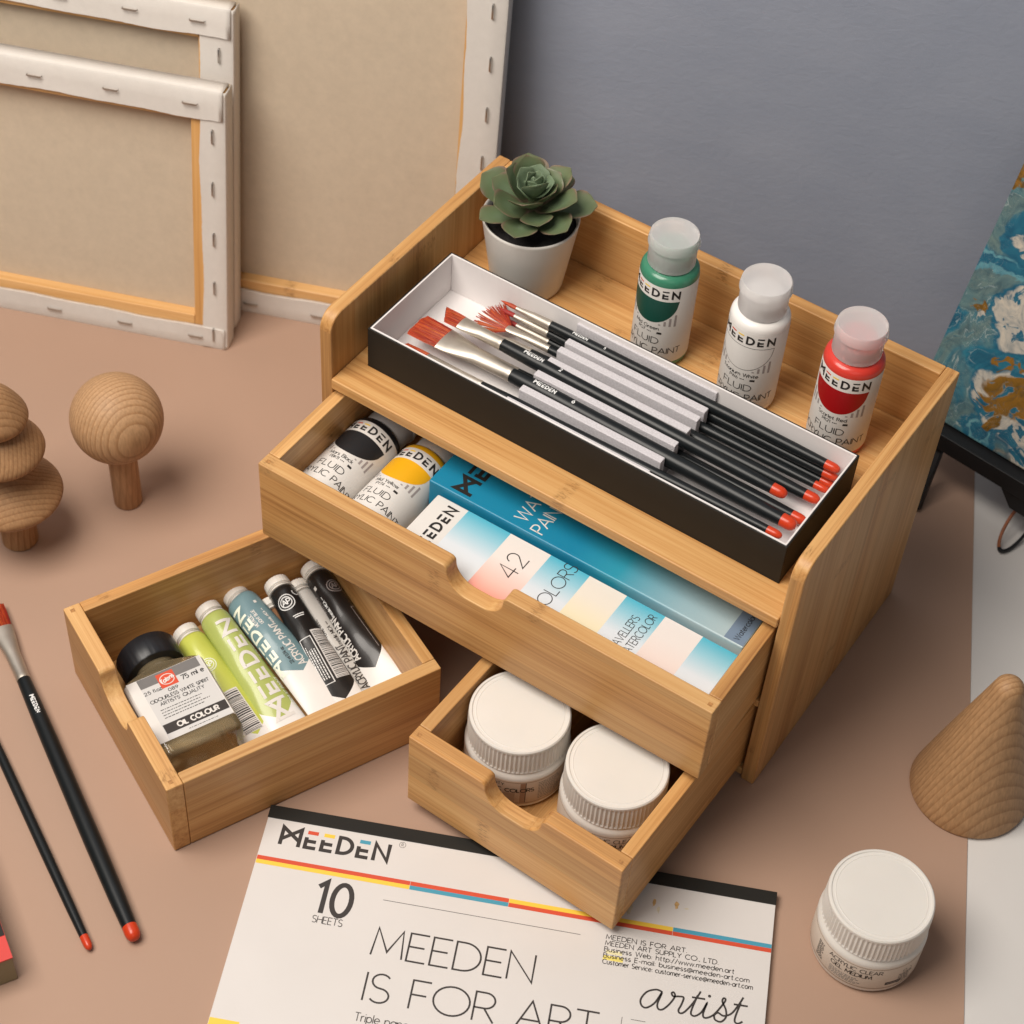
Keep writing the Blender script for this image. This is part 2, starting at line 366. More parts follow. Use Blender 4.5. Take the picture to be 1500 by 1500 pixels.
def ink(mb, polys, w, mapf, mat, base=.00010, maxseg=None):
    for k, pl in enumerate(polys):
        p = [pl[0]]
        for q in pl[1:]:
            a = p[-1]; d = math.dist(a, q)
            if d < 1e-6: continue
            n = max(1, math.ceil(d/maxseg)) if maxseg else 1
            for i in range(1, n+1): p.append((a[0]+(q[0]-a[0])*i/n, a[1]+(q[1]-a[1])*i/n))
        if len(p) < 2: continue
        closed = math.dist(p[0], p[-1]) < 1e-5 and len(p) > 3
        if closed: p = p[:-1]
        n = len(p); L, Rr = [], []
        for i in range(n):
            a = p[i-1] if (i > 0 or closed) else None; b = p[(i+1) % n] if (i < n-1 or closed) else None
            d1 = d2 = None
            if a: d1 = V((p[i][0]-a[0], p[i][1]-a[1])).normalized()
            if b: d2 = V((b[0]-p[i][0], b[1]-p[i][1])).normalized()
            d1 = d1 or d2; d2 = d2 or d1
            t = d1+d2
            if t.length < .35: t = d1.copy(); mit = 1
            else: t.normalize(); mit = min(2.2, 1/max(.3, t.dot(d1)))
            nx, ny = -t.y*w/2*mit, t.x*w/2*mit
            L.append((p[i][0]+nx, p[i][1]+ny)); Rr.append((p[i][0]-nx, p[i][1]-ny))
        h = base + (k % 14)*.000006
        vs = [mapf(u, v, h) for u, v in L] + [mapf(u, v, h) for u, v in Rr]
        m = n if closed else n-1
        mb.add(vs, [(n+i, n+(i+1) % n, (i+1) % n, i) for i in range(m)], mat)
def rect(mb, u0, v0, u1, v1, mapf, mat, h=.00008, nu=1, nv=1):
    vs = [mapf(u0+(u1-u0)*i/nu, v0+(v1-v0)*j/nv, h) for j in range(nv+1) for i in range(nu+1)]
    mb.add(vs, [(j*(nu+1)+i, j*(nu+1)+i+1, (j+1)*(nu+1)+i+1, (j+1)*(nu+1)+i) for j in range(nv) for i in range(nu)], mat)
def fillf(mb, u0, u1, lo, hi, n, mapf, mat, h=.00008):
    vs = []
    for i in range(n+1):
        u = u0+(u1-u0)*i/n; vs += [mapf(u, lo(u), h), mapf(u, hi(u), h)]
    mb.add(vs, [(2*i, 2*i+2, 2*i+3, 2*i+1) for i in range(n)], mat)
def planar(O, U, Vv):
    O, U, Vv = V(O), V(U).normalized(), V(Vv).normalized(); N = U.cross(Vv)
    return lambda u, v, h=0: O+U*u+Vv*v+N*h
def cyl(r, az0):
    return lambda u, v, h=0: V(((r+h)*cos(az0+u/r), (r+h)*sin(az0+u/r), v))
def fineprint(mb, u, v, w, rows, pitch, mapf, mat, lw=.0004, seed=1, maxseg=.002):
    """unreadable small print: rows of broken dashes"""
    rg = random.Random(seed)
    for r in range(rows):
        x = u; end = u + w*rg.uniform(.75, 1)
        while x < end:
            l = rg.uniform(.0006, .0022); ink(mb, [[(x, v-r*pitch), (min(end, x+l), v-r*pitch)]], lw, mapf, mat, maxseg=maxseg); x += l+.0005

# ------------------------------------------------------------------ camera
cam = bpy.data.cameras.new('camera'); co = bpy.data.objects.new('camera', cam); COL.objects.link(co)
right, down, fwd = V((.8259, .5615, .0517)), V((.4510, -.6029, -.6581)), V((-.3383, .5668, -.7512))
mw = Matrix((right, -down, -fwd)).transposed().to_4x4(); mw.translation = V((.5406, -.6654, 1.0085))
co.matrix_world = mw
cam.sensor_width = 36; cam.lens = 2877.7/1500*36; cam.clip_start = .05; cam.clip_end = 50
cam.dof.use_dof = True; cam.dof.focus_distance = 1.15; cam.dof.aperture_fstop = 12
S.camera = co

# ------------------------------------------------------------------ setting: table, paper sheet, wall
WA = radians(22); WE = V((cos(WA), sin(WA), 0)); WN = V((-sin(WA), cos(WA), 0))
b = MB(); b.box((-1.6, -1.2, -.03), (1.6, 1.0, -.0008), TABLE)
tag(b.build('table'), 'white table top showing beside the pink sheet', 'table', kind='structure')
PINK = pm('pink_backdrop_paper', (.402, .262, .190), .62, spec=.3, var=.03, scale=7, bump=.05, bscale=900)
nt = PINK.node_tree; bs = nt.nodes['Principled BSDF']; src = bs.inputs['Base Color'].links[0].from_socket
tc = nd(nt, 'ShaderNodeTexCoord')
for sc_, th, col_, amt in ((55, .90, (.62, .47, .38), .8), (38, .86, (.16, .09, .06), .7), (14, .80, (.43, .28, .20), .35)):
    vo = nd(nt, 'ShaderNodeTexVoronoi'); vo.inputs['Scale'].default_value = sc_; nt.links.new(tc.outputs['Object'], vo.inputs['Vector'])
    mr = nd(nt, 'ShaderNodeMapRange'); mr.inputs[1].default_value = .022*sc_/40; mr.inputs[2].default_value = .034*sc_/40; mr.inputs[3].default_value = 1; mr.inputs[4].default_value = 0; nt.links.new(vo.outputs['Distance'], mr.inputs[0])
    src = mixc(nt, math_node(nt, 'MULTIPLY', math_node(nt, 'MULTIPLY', mr.outputs[0], math_node(nt, 'GREATER_THAN', vo.outputs['Color'], th)), amt), src, col_)
nt.links.new(src, bs.inputs['Base Color'])
edge = [V((.5065, -.0687, 0)), V((.3277, .3242, 0))]; ed = (edge[1]-edge[0]).normalized()
e0, e1 = edge[0]-ed*.8, edge[1]+ed*.2
b = MB(); b.prism([(-1.3, -1.0, -.0006), (e0.x, e0.y, -.0006), (e1.x, e1.y, -.0006), (e1.x-.9, e1.y-.36, -.0006), (-1.3, -.17, -.0006)], (0, 0, .0006), PINK)
tag(b.build('table_paper'), 'large pink paper sheet covering most of the table', 'paper sheet', kind='structure')
WALLM, nt, bs = new_mat('blue_grey_plaster')
tc = nd(nt, 'ShaderNodeTexCoord'); mp = nd(nt, 'ShaderNodeMapping'); mp.inputs['Scale'].default_value = (1, 1, 1.6)
nt.links.new(tc.outputs['Object'], mp.inputs[0])
n1 = nd(nt, 'ShaderNodeTexNoise'); n1.inputs['Scale'].default_value = 16; n1.inputs['Detail'].default_value = 7
n2 = nd(nt, 'ShaderNodeTexNoise'); n2.inputs['Scale'].default_value = 110; n2.inputs['Detail'].default_value = 4; n2.inputs['Distortion'].default_value = .8
for n in (n1, n2): nt.links.new(mp.outputs[0], n.inputs['Vector'])
nt.links.new(ramp(nt, n1.outputs[0], [(.3, (.300, .332, .412)), (.7, (.332, .362, .440))]), bs.inputs['Base Color'])
bs.inputs['Roughness'].default_value = .75; bs.inputs['Specular IOR Level'].default_value = .25
bp = nd(nt, 'ShaderNodeBump'); bp.inputs['Strength'].default_value = .11; bp.inputs['Distance'].default_value = .002
nt.links.new(n2.outputs[0], bp.inputs['Height']); nt.links.new(bp.outputs[0], bs.inputs['Normal'])
WO = .266
b = MB(); q = [WN*WO+WE*-1.5, WN*WO+WE*1.5, WN*(WO+.03)+WE*1.5, WN*(WO+.03)+WE*-1.5]
b.prism([v-V((0, 0, .0008)) for v in q], (0, 0, 1.2), WALLM)
tag(b.build('wall'), 'blue grey plaster wall behind the table', 'wall', kind='structure')

# ------------------------------------------------------------------ canvases leaning on the wall
LINEN = cloth('raw_linen_back', (.615, .515, .395), 430, .5, var=.05)
FOLD = cloth('primed_white_cotton', (.72, .68, .635), 800, .35, spots=False, var=.03)
PINE = bamboo('pine_stretcher', 0, (.50, .25, .085), (.66, .40, .17), (.76, .50, .25), strip=.3)
PINEZ = bamboo('pine_stretcher_upright', 2, (.46, .22, .07), (.62, .36, .14), (.72, .46, .21), strip=.3)
def make_canvas(label, loc, lean, w, h, bar=.024, t=.0135, fold=.0165, side=None):
    """lying in its own frame: x from the right edge to the left (negative), z up, y = depth away from the viewer"""
    root = thing('stretched_canvas', label, 'canvas', loc, (-lean, 0, WA), 'blank canvases leaning against the wall')
    b = MB(); b.box((-w, t-.0028, 0), (0, t, h), LINEN); b.build('canvas_sheet', root)
    f = .0007
    for x0, x1 in ((-w+f, -w+bar), (-bar, -f)):
        b = MB(); b.box((x0, f, f), (x1, t-.0028, h-f), PINEZ); b.build('stretcher_bar', root, .0008)
    for z0, z1 in ((f, bar), (h-bar, h-f)):
        b = MB(); b.box((-w+bar, f, z0), (-bar, t-.0028, z1), PINE); b.build('stretcher_bar', root, .0008)
    rg = random.Random(len(label))
    def fold_strip(fn, n, length, fw):
        b = MB(); ring = []
        for i in range(n+1):
            s = length*i/n
            e = fw*(1+.035*sin(s*38+fw*900)+.02*sin(s*97+fw*3000)+.008*rg.uniform(-1, 1)); lift = .0004+.0006*max(0, sin(s*45+1.3))
            ring.append([fn(s, o, d) for o, d in ((-.0008, t), (-.0008, .0012), (-.0004, -.0002), (.0014, -.0010), (e*.5, -.0010), (e, -.0006-lift), (e+.0001, .0006))])
        b.loft(ring, FOLD, cap0=False, cap1=False, closed=False)
        o = b.build('canvas_fold', root, sharp=42)
        md = o.modifiers.new('cloth', 'SOLIDIFY'); md.thickness = .0006; md.offset = 0
        return o
    fold_strip(lambda s, o, d: (-o, d, s), 80, h, side or fold)
    fold_strip(lambda s, o, d: (-w+o, d, h-s), 80, h, side or fold)
    fold_strip(lambda s, o, d: (-w+.0008+s, d-.0011, h-o), 80, w-.0016, fold*1.22)
    fold_strip(lambda s, o, d: (-.0008-s, d-.0006, o), 80, w-.0016, fold)
    def staple(x, z, horiz, y=-.0026):
        b = MB(); L = .0052
        if horiz: pts = [(-L, .0016), (-L, -.0004), (L, -.0004), (L, .0016)]
        ring = []
        p = [(-L, .0018), (-L, 0), (-L*.8, -.0005), (L*.8, -.0005), (L, 0), (L, .0018)]
        for a, d in p:
            c = V((x+a, y+d, z)) if horiz else V((x, y+d, z+a))
            off = V((0, 0, .00055)) if horiz else V((.00055, 0, 0))
            ring.append([c-off+V((0, -.0004, 0)), c+off+V((0, -.0004, 0)), c+off+V((0, .0003, 0)), c-off+V((0, .0003, 0))])
        b.loft(ring, STEEL); b.build('staple', root)
    k = int(h/.038)
    for i in range(k): 
        staple(-.0082+rg.uniform(-.001, .001), .012+(h-.045)*i/(k-1), False)
        staple(-w+.0082, .012+(h-.045)*i/(k-1), False)
    k = int(w/.048)
    for i in range(k):
        x = -.022-(w-.044)*i/(k-1)
        staple(x+rg.uniform(-.002, .002), h-.0098, True, -.0042); staple(x+rg.uniform(-.002, .002), .0085, True, -.0032)
    return root
make_canvas('front canvas of the leaning stack, lowest, showing its stapled linen back', (-.1691, .1009, .0004), radians(9.3), .262, .2065)
make_canvas('middle canvas of the leaning stack, its top bar rising above the front one', (-.1790, .1216, .0004), radians(9.3), .29, .2515, t=.012, side=.0222)
make_canvas('tallest blank canvas at the back, reaching out of the picture behind the wooden organizer', (-.0195, .2085, .0004), radians(6.6), .40, .46, bar=.0265, fold=.0195, side=.0247)

# ------------------------------------------------------------------ bamboo organizer
W, D, H, T = .33, .1896, .2062, .0088
ZS = .1585
org = thing('desk_organizer', 'bamboo desk organizer with open top tray and two pulled out drawers', 'organizer')
def side(x0):
    b = MB(); pts = [(x0, 0, .0)]; R = .0115
    pts += [(x0, R-R*cos(radians(a)), H-R+R*sin(radians(a))) for a in range(0, 91, 9)]
    pts += [(x0, D, H), (x0, D, 0)]
    b.prism(pts, (T, 0, 0), BZ); k = b.mi(BY)
    b.m = [k if min(b.v[i][2] for i in fc) > H-.0118 and len(fc) == 4 else m for fc, m in zip(b.f, b.m)]
    return b.build('side_panel', org, .0011, 3)
side(0); side(W-T)
box_part('back_panel', (T+.0001, D-.0088, .003), (W-T-.0001, D, H-.0002), BX, org, .0010)
box_part('top_shelf', (T+.0001, -.0012, ZS-.0082), (W-T-.0001, D-.009, ZS), BX, org, .0010)
box_part('middle_shelf', (T+.0001, .0004, .0735), (W-T-.0001, D-.009, .0798), BX, org, .0006)
box_part('bottom_panel', (T+.0001, .0004, .003), (W-T-.0001, D-.009, .0088), BX, org, .0006)
box_part('upright_divider', (.1585, .0004, .009), (.1655, D-.009, .0733), BZ, org, .0006)

def drawer_front(parent, w, h, t, cut_c, cut_w=.0385, cut_d=.0185, mat=None):
    b = MB(); R = cut_w/2; rf = .0035
    p = [(0, 0, 0), (0, 0, h)]
    p += [(cut_c-R-rf+rf*sin(radians(a)), 0, h-rf+rf*cos(radians(a))) for a in range(0, 91, 15)]
    rr = .0145
    p += [(cut_c-R+rr-rr*cos(radians(a)), 0, h-cut_d+rr-rr*sin(radians(a))) for a in range(0, 91, 9)]
    p += [(cut_c+R-rr+rr*sin(radians(a)), 0, h-cut_d+rr-rr*cos(radians(a))) for a in range(0, 91, 9)]
    p += [(cut_c+R+rf-rf*cos(radians(a)), 0, h-rf+rf*sin(radians(a))) for a in range(0, 91, 15)]
    p += [(w, 0, h), (w, 0, 0)]
    b.prism(p, (0, t, 0), mat or BX)
    return b.build('front_board', parent, .0008, 2)
def fill_drawer(parent, w, d, h, front_t=.0105, side_t=.0082, cut_c=None):
    drawer_front(parent, w, h, front_t, cut_c or w/2)
    e = .0001
    for x0 in (0, w-side_t): box_part('side_board', (x0, front_t+e, 0), (x0+side_t, d, h), BY, parent, .0007)
    box_part('back_board', (side_t+e, d-side_t, 0), (w-side_t-e, d, h), BX, parent, .0007)
    box_part('floor_board', (side_t+e, front_t+e, .002), (w-side_t-e, d-side_t-e, .006), BY, parent, 0)
    for x in (.0042, w-.0042):
        b = MB(); b.box((x-.0013, .0034, h-.004), (x+.0013, .0060, h+.00012), PEG); b.build('joint_peg', parent)
PEG = pm('end_grain_peg', (.40, .19, .06), .5, var=.3, scale=900)
def drawer_part(loc, yaw):
    o = bpy.data.objects.new('drawer', None); COL.objects.link(o); o.parent = org; o.location = loc; o.rotation_euler = (0, 0, yaw); o.empty_display_size = .02
    return o
dr = drawer_part((.0093, -.0727, .0814), radians(.7)); dr['label'] = 'wide upper drawer pulled half open'
fill_drawer(dr, .3111, .178, .064)
ds = drawer_part((.1687, -.1380, .0108), radians(-1.2)); ds['label'] = 'small lower drawer pulled far out'
fill_drawer(ds, .1472, .178, .064)
LA = V((-.0587, -.1803, .0006)); LEX = V((.9081, -.4188, 0)); LEY = V((.4188, .9081, 0)); LY = atan2(-.4188, .9081)
ld = thing('drawer', 'small bamboo drawer taken out and set on the table, full of paint tubes', 'drawer', LA, (0, 0, LY))
fill_drawer(ld, .149, .1783, .064)
def LD(x, y, z): return LA+LEX*x+LEY*y+V((0, 0, z))

# ------------------------------------------------------------------ paint bottles
def bottle(label_text, code, paint, patch, loc, rot, label, lying=False, hue_bars=True):
    bodym = pm('paint_'+label_text.split()[1].lower()+label_text.split()[0].lower(), paint, .28, spec=.5, var=.03, coat=.2)
    patm = pm('label_patch_'+label_text.split()[0].lower(), patch, .45, var=.04)
    root = thing('paint_bottle', label, 'paint bottle', loc, rot, 'small bottles of fluid acrylic paint')
    b = MB(); b.lathe([(0, .0002), (.0162, 0), (.0176, .0012), (.0180, .0035), (.0180, .0662), (.0177, .0684), (.0168, .0702), (.0150, .0714), (.0135, .0718), (.0130, .0722)], bodym, 64)
    b.lathe([(.0105, .0722), (.0105, .0800), (0, .0802)], bodym, 32); b.build('body', root, sharp=50)
    r = .01815; b = MB()
    b.lathe([(.0181, .0048), (r, .0050), (r, .0653), (.0181, .0655)], WHITE, 96)
    b.f = [f for f in b.f if len(f) == 4]; b.m = [0]*len(b.f)
    f = cyl(r, -pi/2); ms = .0012
    d, bars, w = logo(.0061, 0, .0571, 'c', .3)
    q = .0375/w; d, bars = [[[(u*q, v) for u, v in p] for p in P] for P in (d, bars)]
    ink(b, d, .00125, f, INK, maxseg=ms)
    for k, br in enumerate(bars): ink(b, [br], .0010, f, (REDINK, YELINK, INK)[k] if hue_bars else GREYINK, maxseg=ms)
    hw = .0190
    if patch is not None:
        arc = lambda u: .0545-.0182*sqrt(max(0, 1-(u/hw)**2))
        top = lambda u: .0548
        if label_text.startswith('Titanium'):
            pts = [(-hw+2*hw*i/40, arc(-hw+2*hw*i/40)) for i in range(41)]
            ink(b, [pts, [(-hw, .0547), (hw, .0547)]], .0003, f, INK, maxseg=ms)
        else: fillf(b, -hw, hw, arc, top, 40, f, patm)
    for sgn in (-1, 1):
        for k in range(4):
            u = sgn*(.0180-.0032*k); lo = .0362+.0002*k; hi = .0440-.0026*k
            rect(b, u-.0007, lo-.0015, u+.0007, min(hi, arc(u)-.0004) if abs(u) < hw else hi, f, GREYINK)
    ink(b, lay(label_text, .0026, .16, 0, .0312, 'c', 1.1), .00036, f, INK, maxseg=ms)
    ink(b, lay(code+' ***', .0022, .16, -.0008, .0279, 'c'), .0003, f, INK, maxseg=ms)
    rect(b, .0075, .0280, .0105, .0296, f, INK, nu=2)
    ink(b, lay('FLUID', .0048, .16, -.0004, .0200, 'c', 1.3), .00052, f, INK, maxseg=ms)
    ink(b, lay('ACRYLIC PAINT', .0046, .14, 0, .0122, 'c', 1.18), .00052, f, INK, maxseg=ms)
    b.build('label', root, smooth=True, sharp=50)
    b = MB(); b.lathe([(.0108, .0729), (.0143, .0726), (.0146, .0732), (.0146, .0868), (.0157, .0872), (.0157, .0884), (.0149, .0930), (.0143, .0936), (.0130, .0934), (0, .0931)], CAPPL, 64)
    b.box((-.003, .0146, .0845), (.003, .0166, .0895), CAPPL)
    b.build('cap', root, sharp=40)
    return root
zb = ZS+.0003
bottle('Mid Green', 'PG7', (.045, .21, .125), (.008, .07, .05), (.1545, .1437, zb), (0, 0, radians(-6)), 'paint bottle with green shoulder and dark green half circle on its label')
bottle('Titanium White', 'PW6', (.80, .775, .74), (.7, .68, .65), (.2182, .1414, zb), (0, 0, radians(2)), 'white paint bottle standing between the green one and the red one')
bottle('Scarlet Red', 'PR21', (.62, .045, .03), (.36, .004, .006), (.2800, .1426, zb), (0, 0, radians(3)), 'paint bottle with bright red shoulder and red half circle on its label')
zl = .0814+.006+.0184
bottle('Mars Black', 'PBK11', (.012, .012, .014), (.016, .016, .018), (.0325, -.0545, zl), (-pi/2, radians(0), 0), 'black paint bottle lying against the left side of the upper drawer')
bottle('Mid Yellow', 'PY74', (.72, .36, .008), (.80, .40, .008), (.0704, -.0550, zl), (-pi/2, radians(-9), 0), 'yellow paint bottle lying between the black one and the blue box')

# ------------------------------------------------------------------ watercolour boxes in the upper drawer
def gradient(name, axis, stops, lo, hi, rough=.4):
    m, nt, bs = new_mat(name)
    tc = nd(nt, 'ShaderNodeTexCoord'); sp = nd(nt, 'ShaderNodeSeparateXYZ'); nt.links.new(tc.outputs['Object'], sp.inputs[0])
    mr = nd(nt, 'ShaderNodeMapRange'); mr.inputs[1].default_value = lo; mr.inputs[2].default_value = hi; nt.links.new(sp.outputs[axis], mr.inputs[0])
    nt.links.new(ramp(nt, mr.outputs[0], stops), bs.inputs['Base Color']); bs.inputs['Roughness'].default_value = rough
    return m
yaw = radians(.7)
bw = thing('watercolor_box', 'white watercolor box with pastel squares lying at the front of the upper drawer', 'paint box', (.0985, -.0612, .0876), (0, 0, yaw))
Lw, Dw, Hw = .2085, .0495, .0354
b = MB(); b.box((0, 0, 0), (Lw, Dw, Hw), WHITE)
WB = (.76, .74, .72)
GB = gradient('printed_blue_fade', 1, [(0, WB), (.45, (.66, .70, .74)), (.75, (.30, .56, .66)), (1, (.06, .42, .56))], 0, Dw)
GP = gradient('printed_pink_fade', 1, [(0, (.86, .28, .20)), (.25, (.84, .50, .42)), (.6, (.78, .70, .65)), (1, (.77, .71, .66))], 0, Dw)
GY = gradient('printed_cream_fade', 1, [(0, (.80, .70, .44)), (.35, (.80, .70, .48)), (.7, (.77, .70, .60)), (1, (.77, .71, .64))], 0, Dw)
GQ = gradient('printed_blush_fade', 1, [(0, (.80, .52, .46)), (.35, (.78, .64, .58)), (.7, (.77, .70, .66)), (1, (.77, .71, .68))], 0, Dw)
f = planar((0, 0, Hw), (1, 0, 0), (0, 1, 0))
xs = [.0225, .0530, .0815, .1085, .1340, .1600, .1850, .2078]
for (a, c), m in zip(zip(xs, xs[1:]), (GB, GP, GB, GY, GB, GQ, GB)): rect(b, a, .0007, c, Dw-.0007, f, m)
fv = planar((0, 0, Hw+.0001), (0, 1, 0), (-1, 0, 0))     # text reading towards the back of the drawer
d, bars, w_ = logo(.0076, 0, 0, 'l', .26)
sh = lambda P, dx, dy: [[(u+dx, v+dy) for u, v in s] for s in P]
ink(b, sh(d, .0015, -.0180), .0015, fv, INK); ink(b, sh(bars, .0015, -.0180), .0014, fv, INK)
ink(b, lay('42', .0125, .16, .0198, -.0735), .0007, fv, DKINK)
ink(b, lay('COLORS', .0084, .1, .0070, -.1005, sx=1.04), .00055, fv, DKINK)
ink(b, lay("TRAVELLER'S", .0050, .12, .0085, -.1490, sx=.86), .00042, fv, DKINK)
ink(b, lay('WATERCOLOR', .0050, .12, .0085, -.1568, sx=.86), .00042, fv, DKINK)
b.build('carton', bw, .0012, 3)
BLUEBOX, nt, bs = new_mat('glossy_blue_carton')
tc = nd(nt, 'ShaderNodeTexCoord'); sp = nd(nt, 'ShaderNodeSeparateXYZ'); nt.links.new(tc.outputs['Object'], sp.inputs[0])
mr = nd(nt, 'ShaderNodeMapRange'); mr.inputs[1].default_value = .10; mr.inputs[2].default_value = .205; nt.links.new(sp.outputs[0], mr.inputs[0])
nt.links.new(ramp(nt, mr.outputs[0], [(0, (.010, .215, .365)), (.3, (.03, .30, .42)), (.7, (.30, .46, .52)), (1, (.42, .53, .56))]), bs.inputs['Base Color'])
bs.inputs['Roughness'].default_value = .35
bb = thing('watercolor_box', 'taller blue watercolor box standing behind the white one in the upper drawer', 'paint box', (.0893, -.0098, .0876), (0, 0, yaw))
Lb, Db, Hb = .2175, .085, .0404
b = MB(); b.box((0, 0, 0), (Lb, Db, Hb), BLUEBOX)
fv = planar((0, 0, Hb+.0001), (0, 1, 0), (-1, 0, 0)); f = planar((0, 0, Hb), (1, 0, 0), (0, 1, 0))
d, bars, w_ = logo(.0125, 0, 0, 'l', .22)
ink(b, sh(d, .0035, -.028), .0026, fv, INK); ink(b, sh(bars, .0035, -.028), .0023, fv, INK)
ink(b, lay('WATERCOLOR', .0085, .14, .006, -.066), .0009, fv, WHITE)
ink(b, lay('PAINT SET', .0085, .14, .0035, -.0795), .0009, fv, WHITE)
rect(b, Lb-.013, .0008, Lb-.0006, Db-.0006, f, pm('slate_blue_band', (.19, .26, .36), .4, var=0))
ink(b, lay('Watercolor', .0034, .14, .003, -Lb+.0045), .0004, fv, INK)
b.build('carton', bb, .0010, 3)

# ------------------------------------------------------------------ brushes
def ell(x, cy, cz, ry, rz, n=24): return [(x, cy+ry*cos(2*pi*i/n), cz+rz*sin(2*pi*i/n)) for i in range(n)]
def make_brush(label, L, rmax, fl, hw, ht, bl, kind, loc, yaw, group, letter=True, num='6', pitch=0, rfer=None, dark=False, roll=0):
    """x runs from the red butt (0) to the ferrule (L), the bristles end at L+fl+bl; local z is up"""
    root = thing('paint_brush', label, 'paint brush', loc, (roll, pitch, yaw), group)
    rf = rfer or rmax*.72
    b = MB(); prof = [(.0095, rmax*.80), (.03, rmax*.92), (.07, rmax), (.12, rmax*.97), (L*.75, rmax*.95), (L-.025, rf*1.12), (L-.004, rf*1.02), (L+.002, rf*.95)]
    if L < .1: prof = [(.0095, rmax*.8), (.03, rmax), (L, rf)]
    b.loft([ell(x, 0, 0, r, r) for x, r in prof], BLACKWOOD)
    if letter:
        rr = rf*1.07
        def f(u, v, h=0):
            a = v/rr; return V((L-.016-u, -(rr+h)*sin(a), (rr+h)*cos(a)))
        d, bars, w = logo(rf*.62, 0, -rf*.3, 'l', .2)
        ink(b, d+bars, rf*.15, f, SILVER, maxseg=.0006, base=.00022)
        ink(b, lay(num, rf*.55, .2, w+.012, -rf*.25), rf*.13, f, SILVER, maxseg=.0006, base=.00035)
    b.build('handle', root, sharp=60)
    b = MB(); R = rmax*.82
    b.loft([ell(x, 0, 0, r, r) for x, r in ((.0003, R*.35), (.0012, R*.7), (.003, R*.93), (.005, R), (.0095, R*1.0))], REDTIP); b.build('end_tip', root, sharp=70)
    b = MB(); ts = [0, .03, .06, .5, .75, .88, 1]; rings = []
    for t in ts:
        k = max(0, (t-.30)/.70); k = k*k*(3-2*k)
        e = 1.06 if t in (.03,) else 1.0
        rings.append(ell(L+fl*t, 0, 0, (rf+(hw-rf)*k)*e, (rf+(ht-rf)*k)*e))
    b.loft(rings, METAL); b.build('ferrule', root, sharp=50)
    x0 = L+fl; b = MB(); mat = BRISTD if dark else BRIST
    if kind == 'flat' or kind == 'angle':
        n = 26; rings = []
        for t in (0, .35, .7, .92, 1):
            sc = 1+.10*sin(t*pi*.6)
            th = ht*.85*(1-t*.75)
            ring = []
            for i in range(n):
                a = 2*pi*i/n; y = hw*.96*sc*cos(a)
                x = x0+bl*t*((1-.42*(y/hw+1)/2*1.0) if kind == 'angle' else 1-.05*(y/hw)**2) + (random.uniform(-.0006, .0006) if t == 1 else 0)
                ring.append((x, y, th*sin(a)))
            rings.append(ring)
        b.loft(rings, mat)
        nh = int(hw/.00024)
        for i in range(nh):
            y0 = hw*(-.94+1.88*(i+.5)/nh); l = bl*((1-.42*(y0/hw+1)/2) if kind == 'angle' else 1-.05*(y0/hw)**2)*random.uniform(.92, 1.01)
            zt_ = ht*sqrt(max(.05, 1-(y0/hw)**2)); dy_ = random.uniform(-.0004, .0004); w_ = random.uniform(.00012, .00024)
            ring = []
            for t, hh, ww in ((0, .86, 1), (.4, .70, 1), (.8, .38, .9), (1, .20, .15)):
                y = y0*(1+.10*sin(t*pi*.6))+dy_*t; z = zt_*hh+.0001
                ring.append([(x0+l*t, y-w_*ww, z), (x0+l*t, y, z+.00022), (x0+l*t, y+w_*ww, z)])
            b.loft(ring, random.choice((BRIST, BRISTD, BRIST2, mat)))
    elif kind == 'round':
        b.loft([ell(x0+bl*t, 0, 0, r*hw, r*ht, 14) for t, r in ((0, .85), (.3, 1.0), (.6, .72), (.85, .35), (1, .04))], mat)
    else:
        for i in range(84):
            a = radians(-44+88*(i+.5)/84+random.uniform(-1.8, 1.8)); l = bl*random.uniform(.86, 1.04)*(1-.12*(a/radians(44))**2); z = random.uniform(-.0007, .0007)
            w0, w1 = .00025, .00042
            d = V((cos(a), sin(a), 0)); s = V((-sin(a), cos(a), 0)); o = V((x0-.001, a*.0045, z*.5))
            ring = []
            for t, w in ((0, w0), (.5, w1), (.85, w1*.8), (1, .0001)):
                c = o+d*l*t+V((0, 0, z*t+.0012*t*t)); ring.append([c-s*w, c+V((0, 0, .00035)), c+s*w, c-V((0, 0, .00035))])
            b.loft(ring, random.choice((BRIST, BRIST, BRIST2, BRISTD)))
    b.build('bristles', root, sharp=60)
    return root
# shallow box of brushes
X0, X1, Y0, Y1, Z1 = .0198, .3085, .0215, .1085, .1900
bx = thing('brush_box', 'long shallow black card box with white lining on top of the organizer', 'box', (0, 0, 0))
z0 = ZS+.0003
b = MB(); b.box((X0, Y0, z0), (X1, Y1, z0+.0012), BLACKCARD); b.build('box_base', bx)
wt = .0011
for nm, lo, hi in (('box_wall', (X0, Y0, z0+.0013), (X1, Y0+wt, Z1)), ('box_wall', (X0, Y1-wt, z0+.0013), (X1, Y1, Z1)), ('box_wall', (X0, Y0+wt+.00005, z0+.0013), (X0+wt, Y1-wt-.00005, Z1)), ('box_wall', (X1-wt, Y0+wt+.00005, z0+.0013), (X1, Y1-wt-.00005, Z1))):
    box_part(nm, lo, hi, BLACKCARD, bx, .0003)
b = MB(); g = wt+.0001; lt = .0011
b.box((X0+g, Y0+g, z0+.0013), (X1-g, Y1-g, z0+.0020), WHITECARD)
zt = Z1+.0003
b.box((X0+g, Y0+g, z0+.0021), (X1-g, Y0+g+lt, zt), WHITECARD); b.box((X0+g, Y1-g-lt, z0+.0021), (X1-g, Y1-g, zt), WHITECARD)
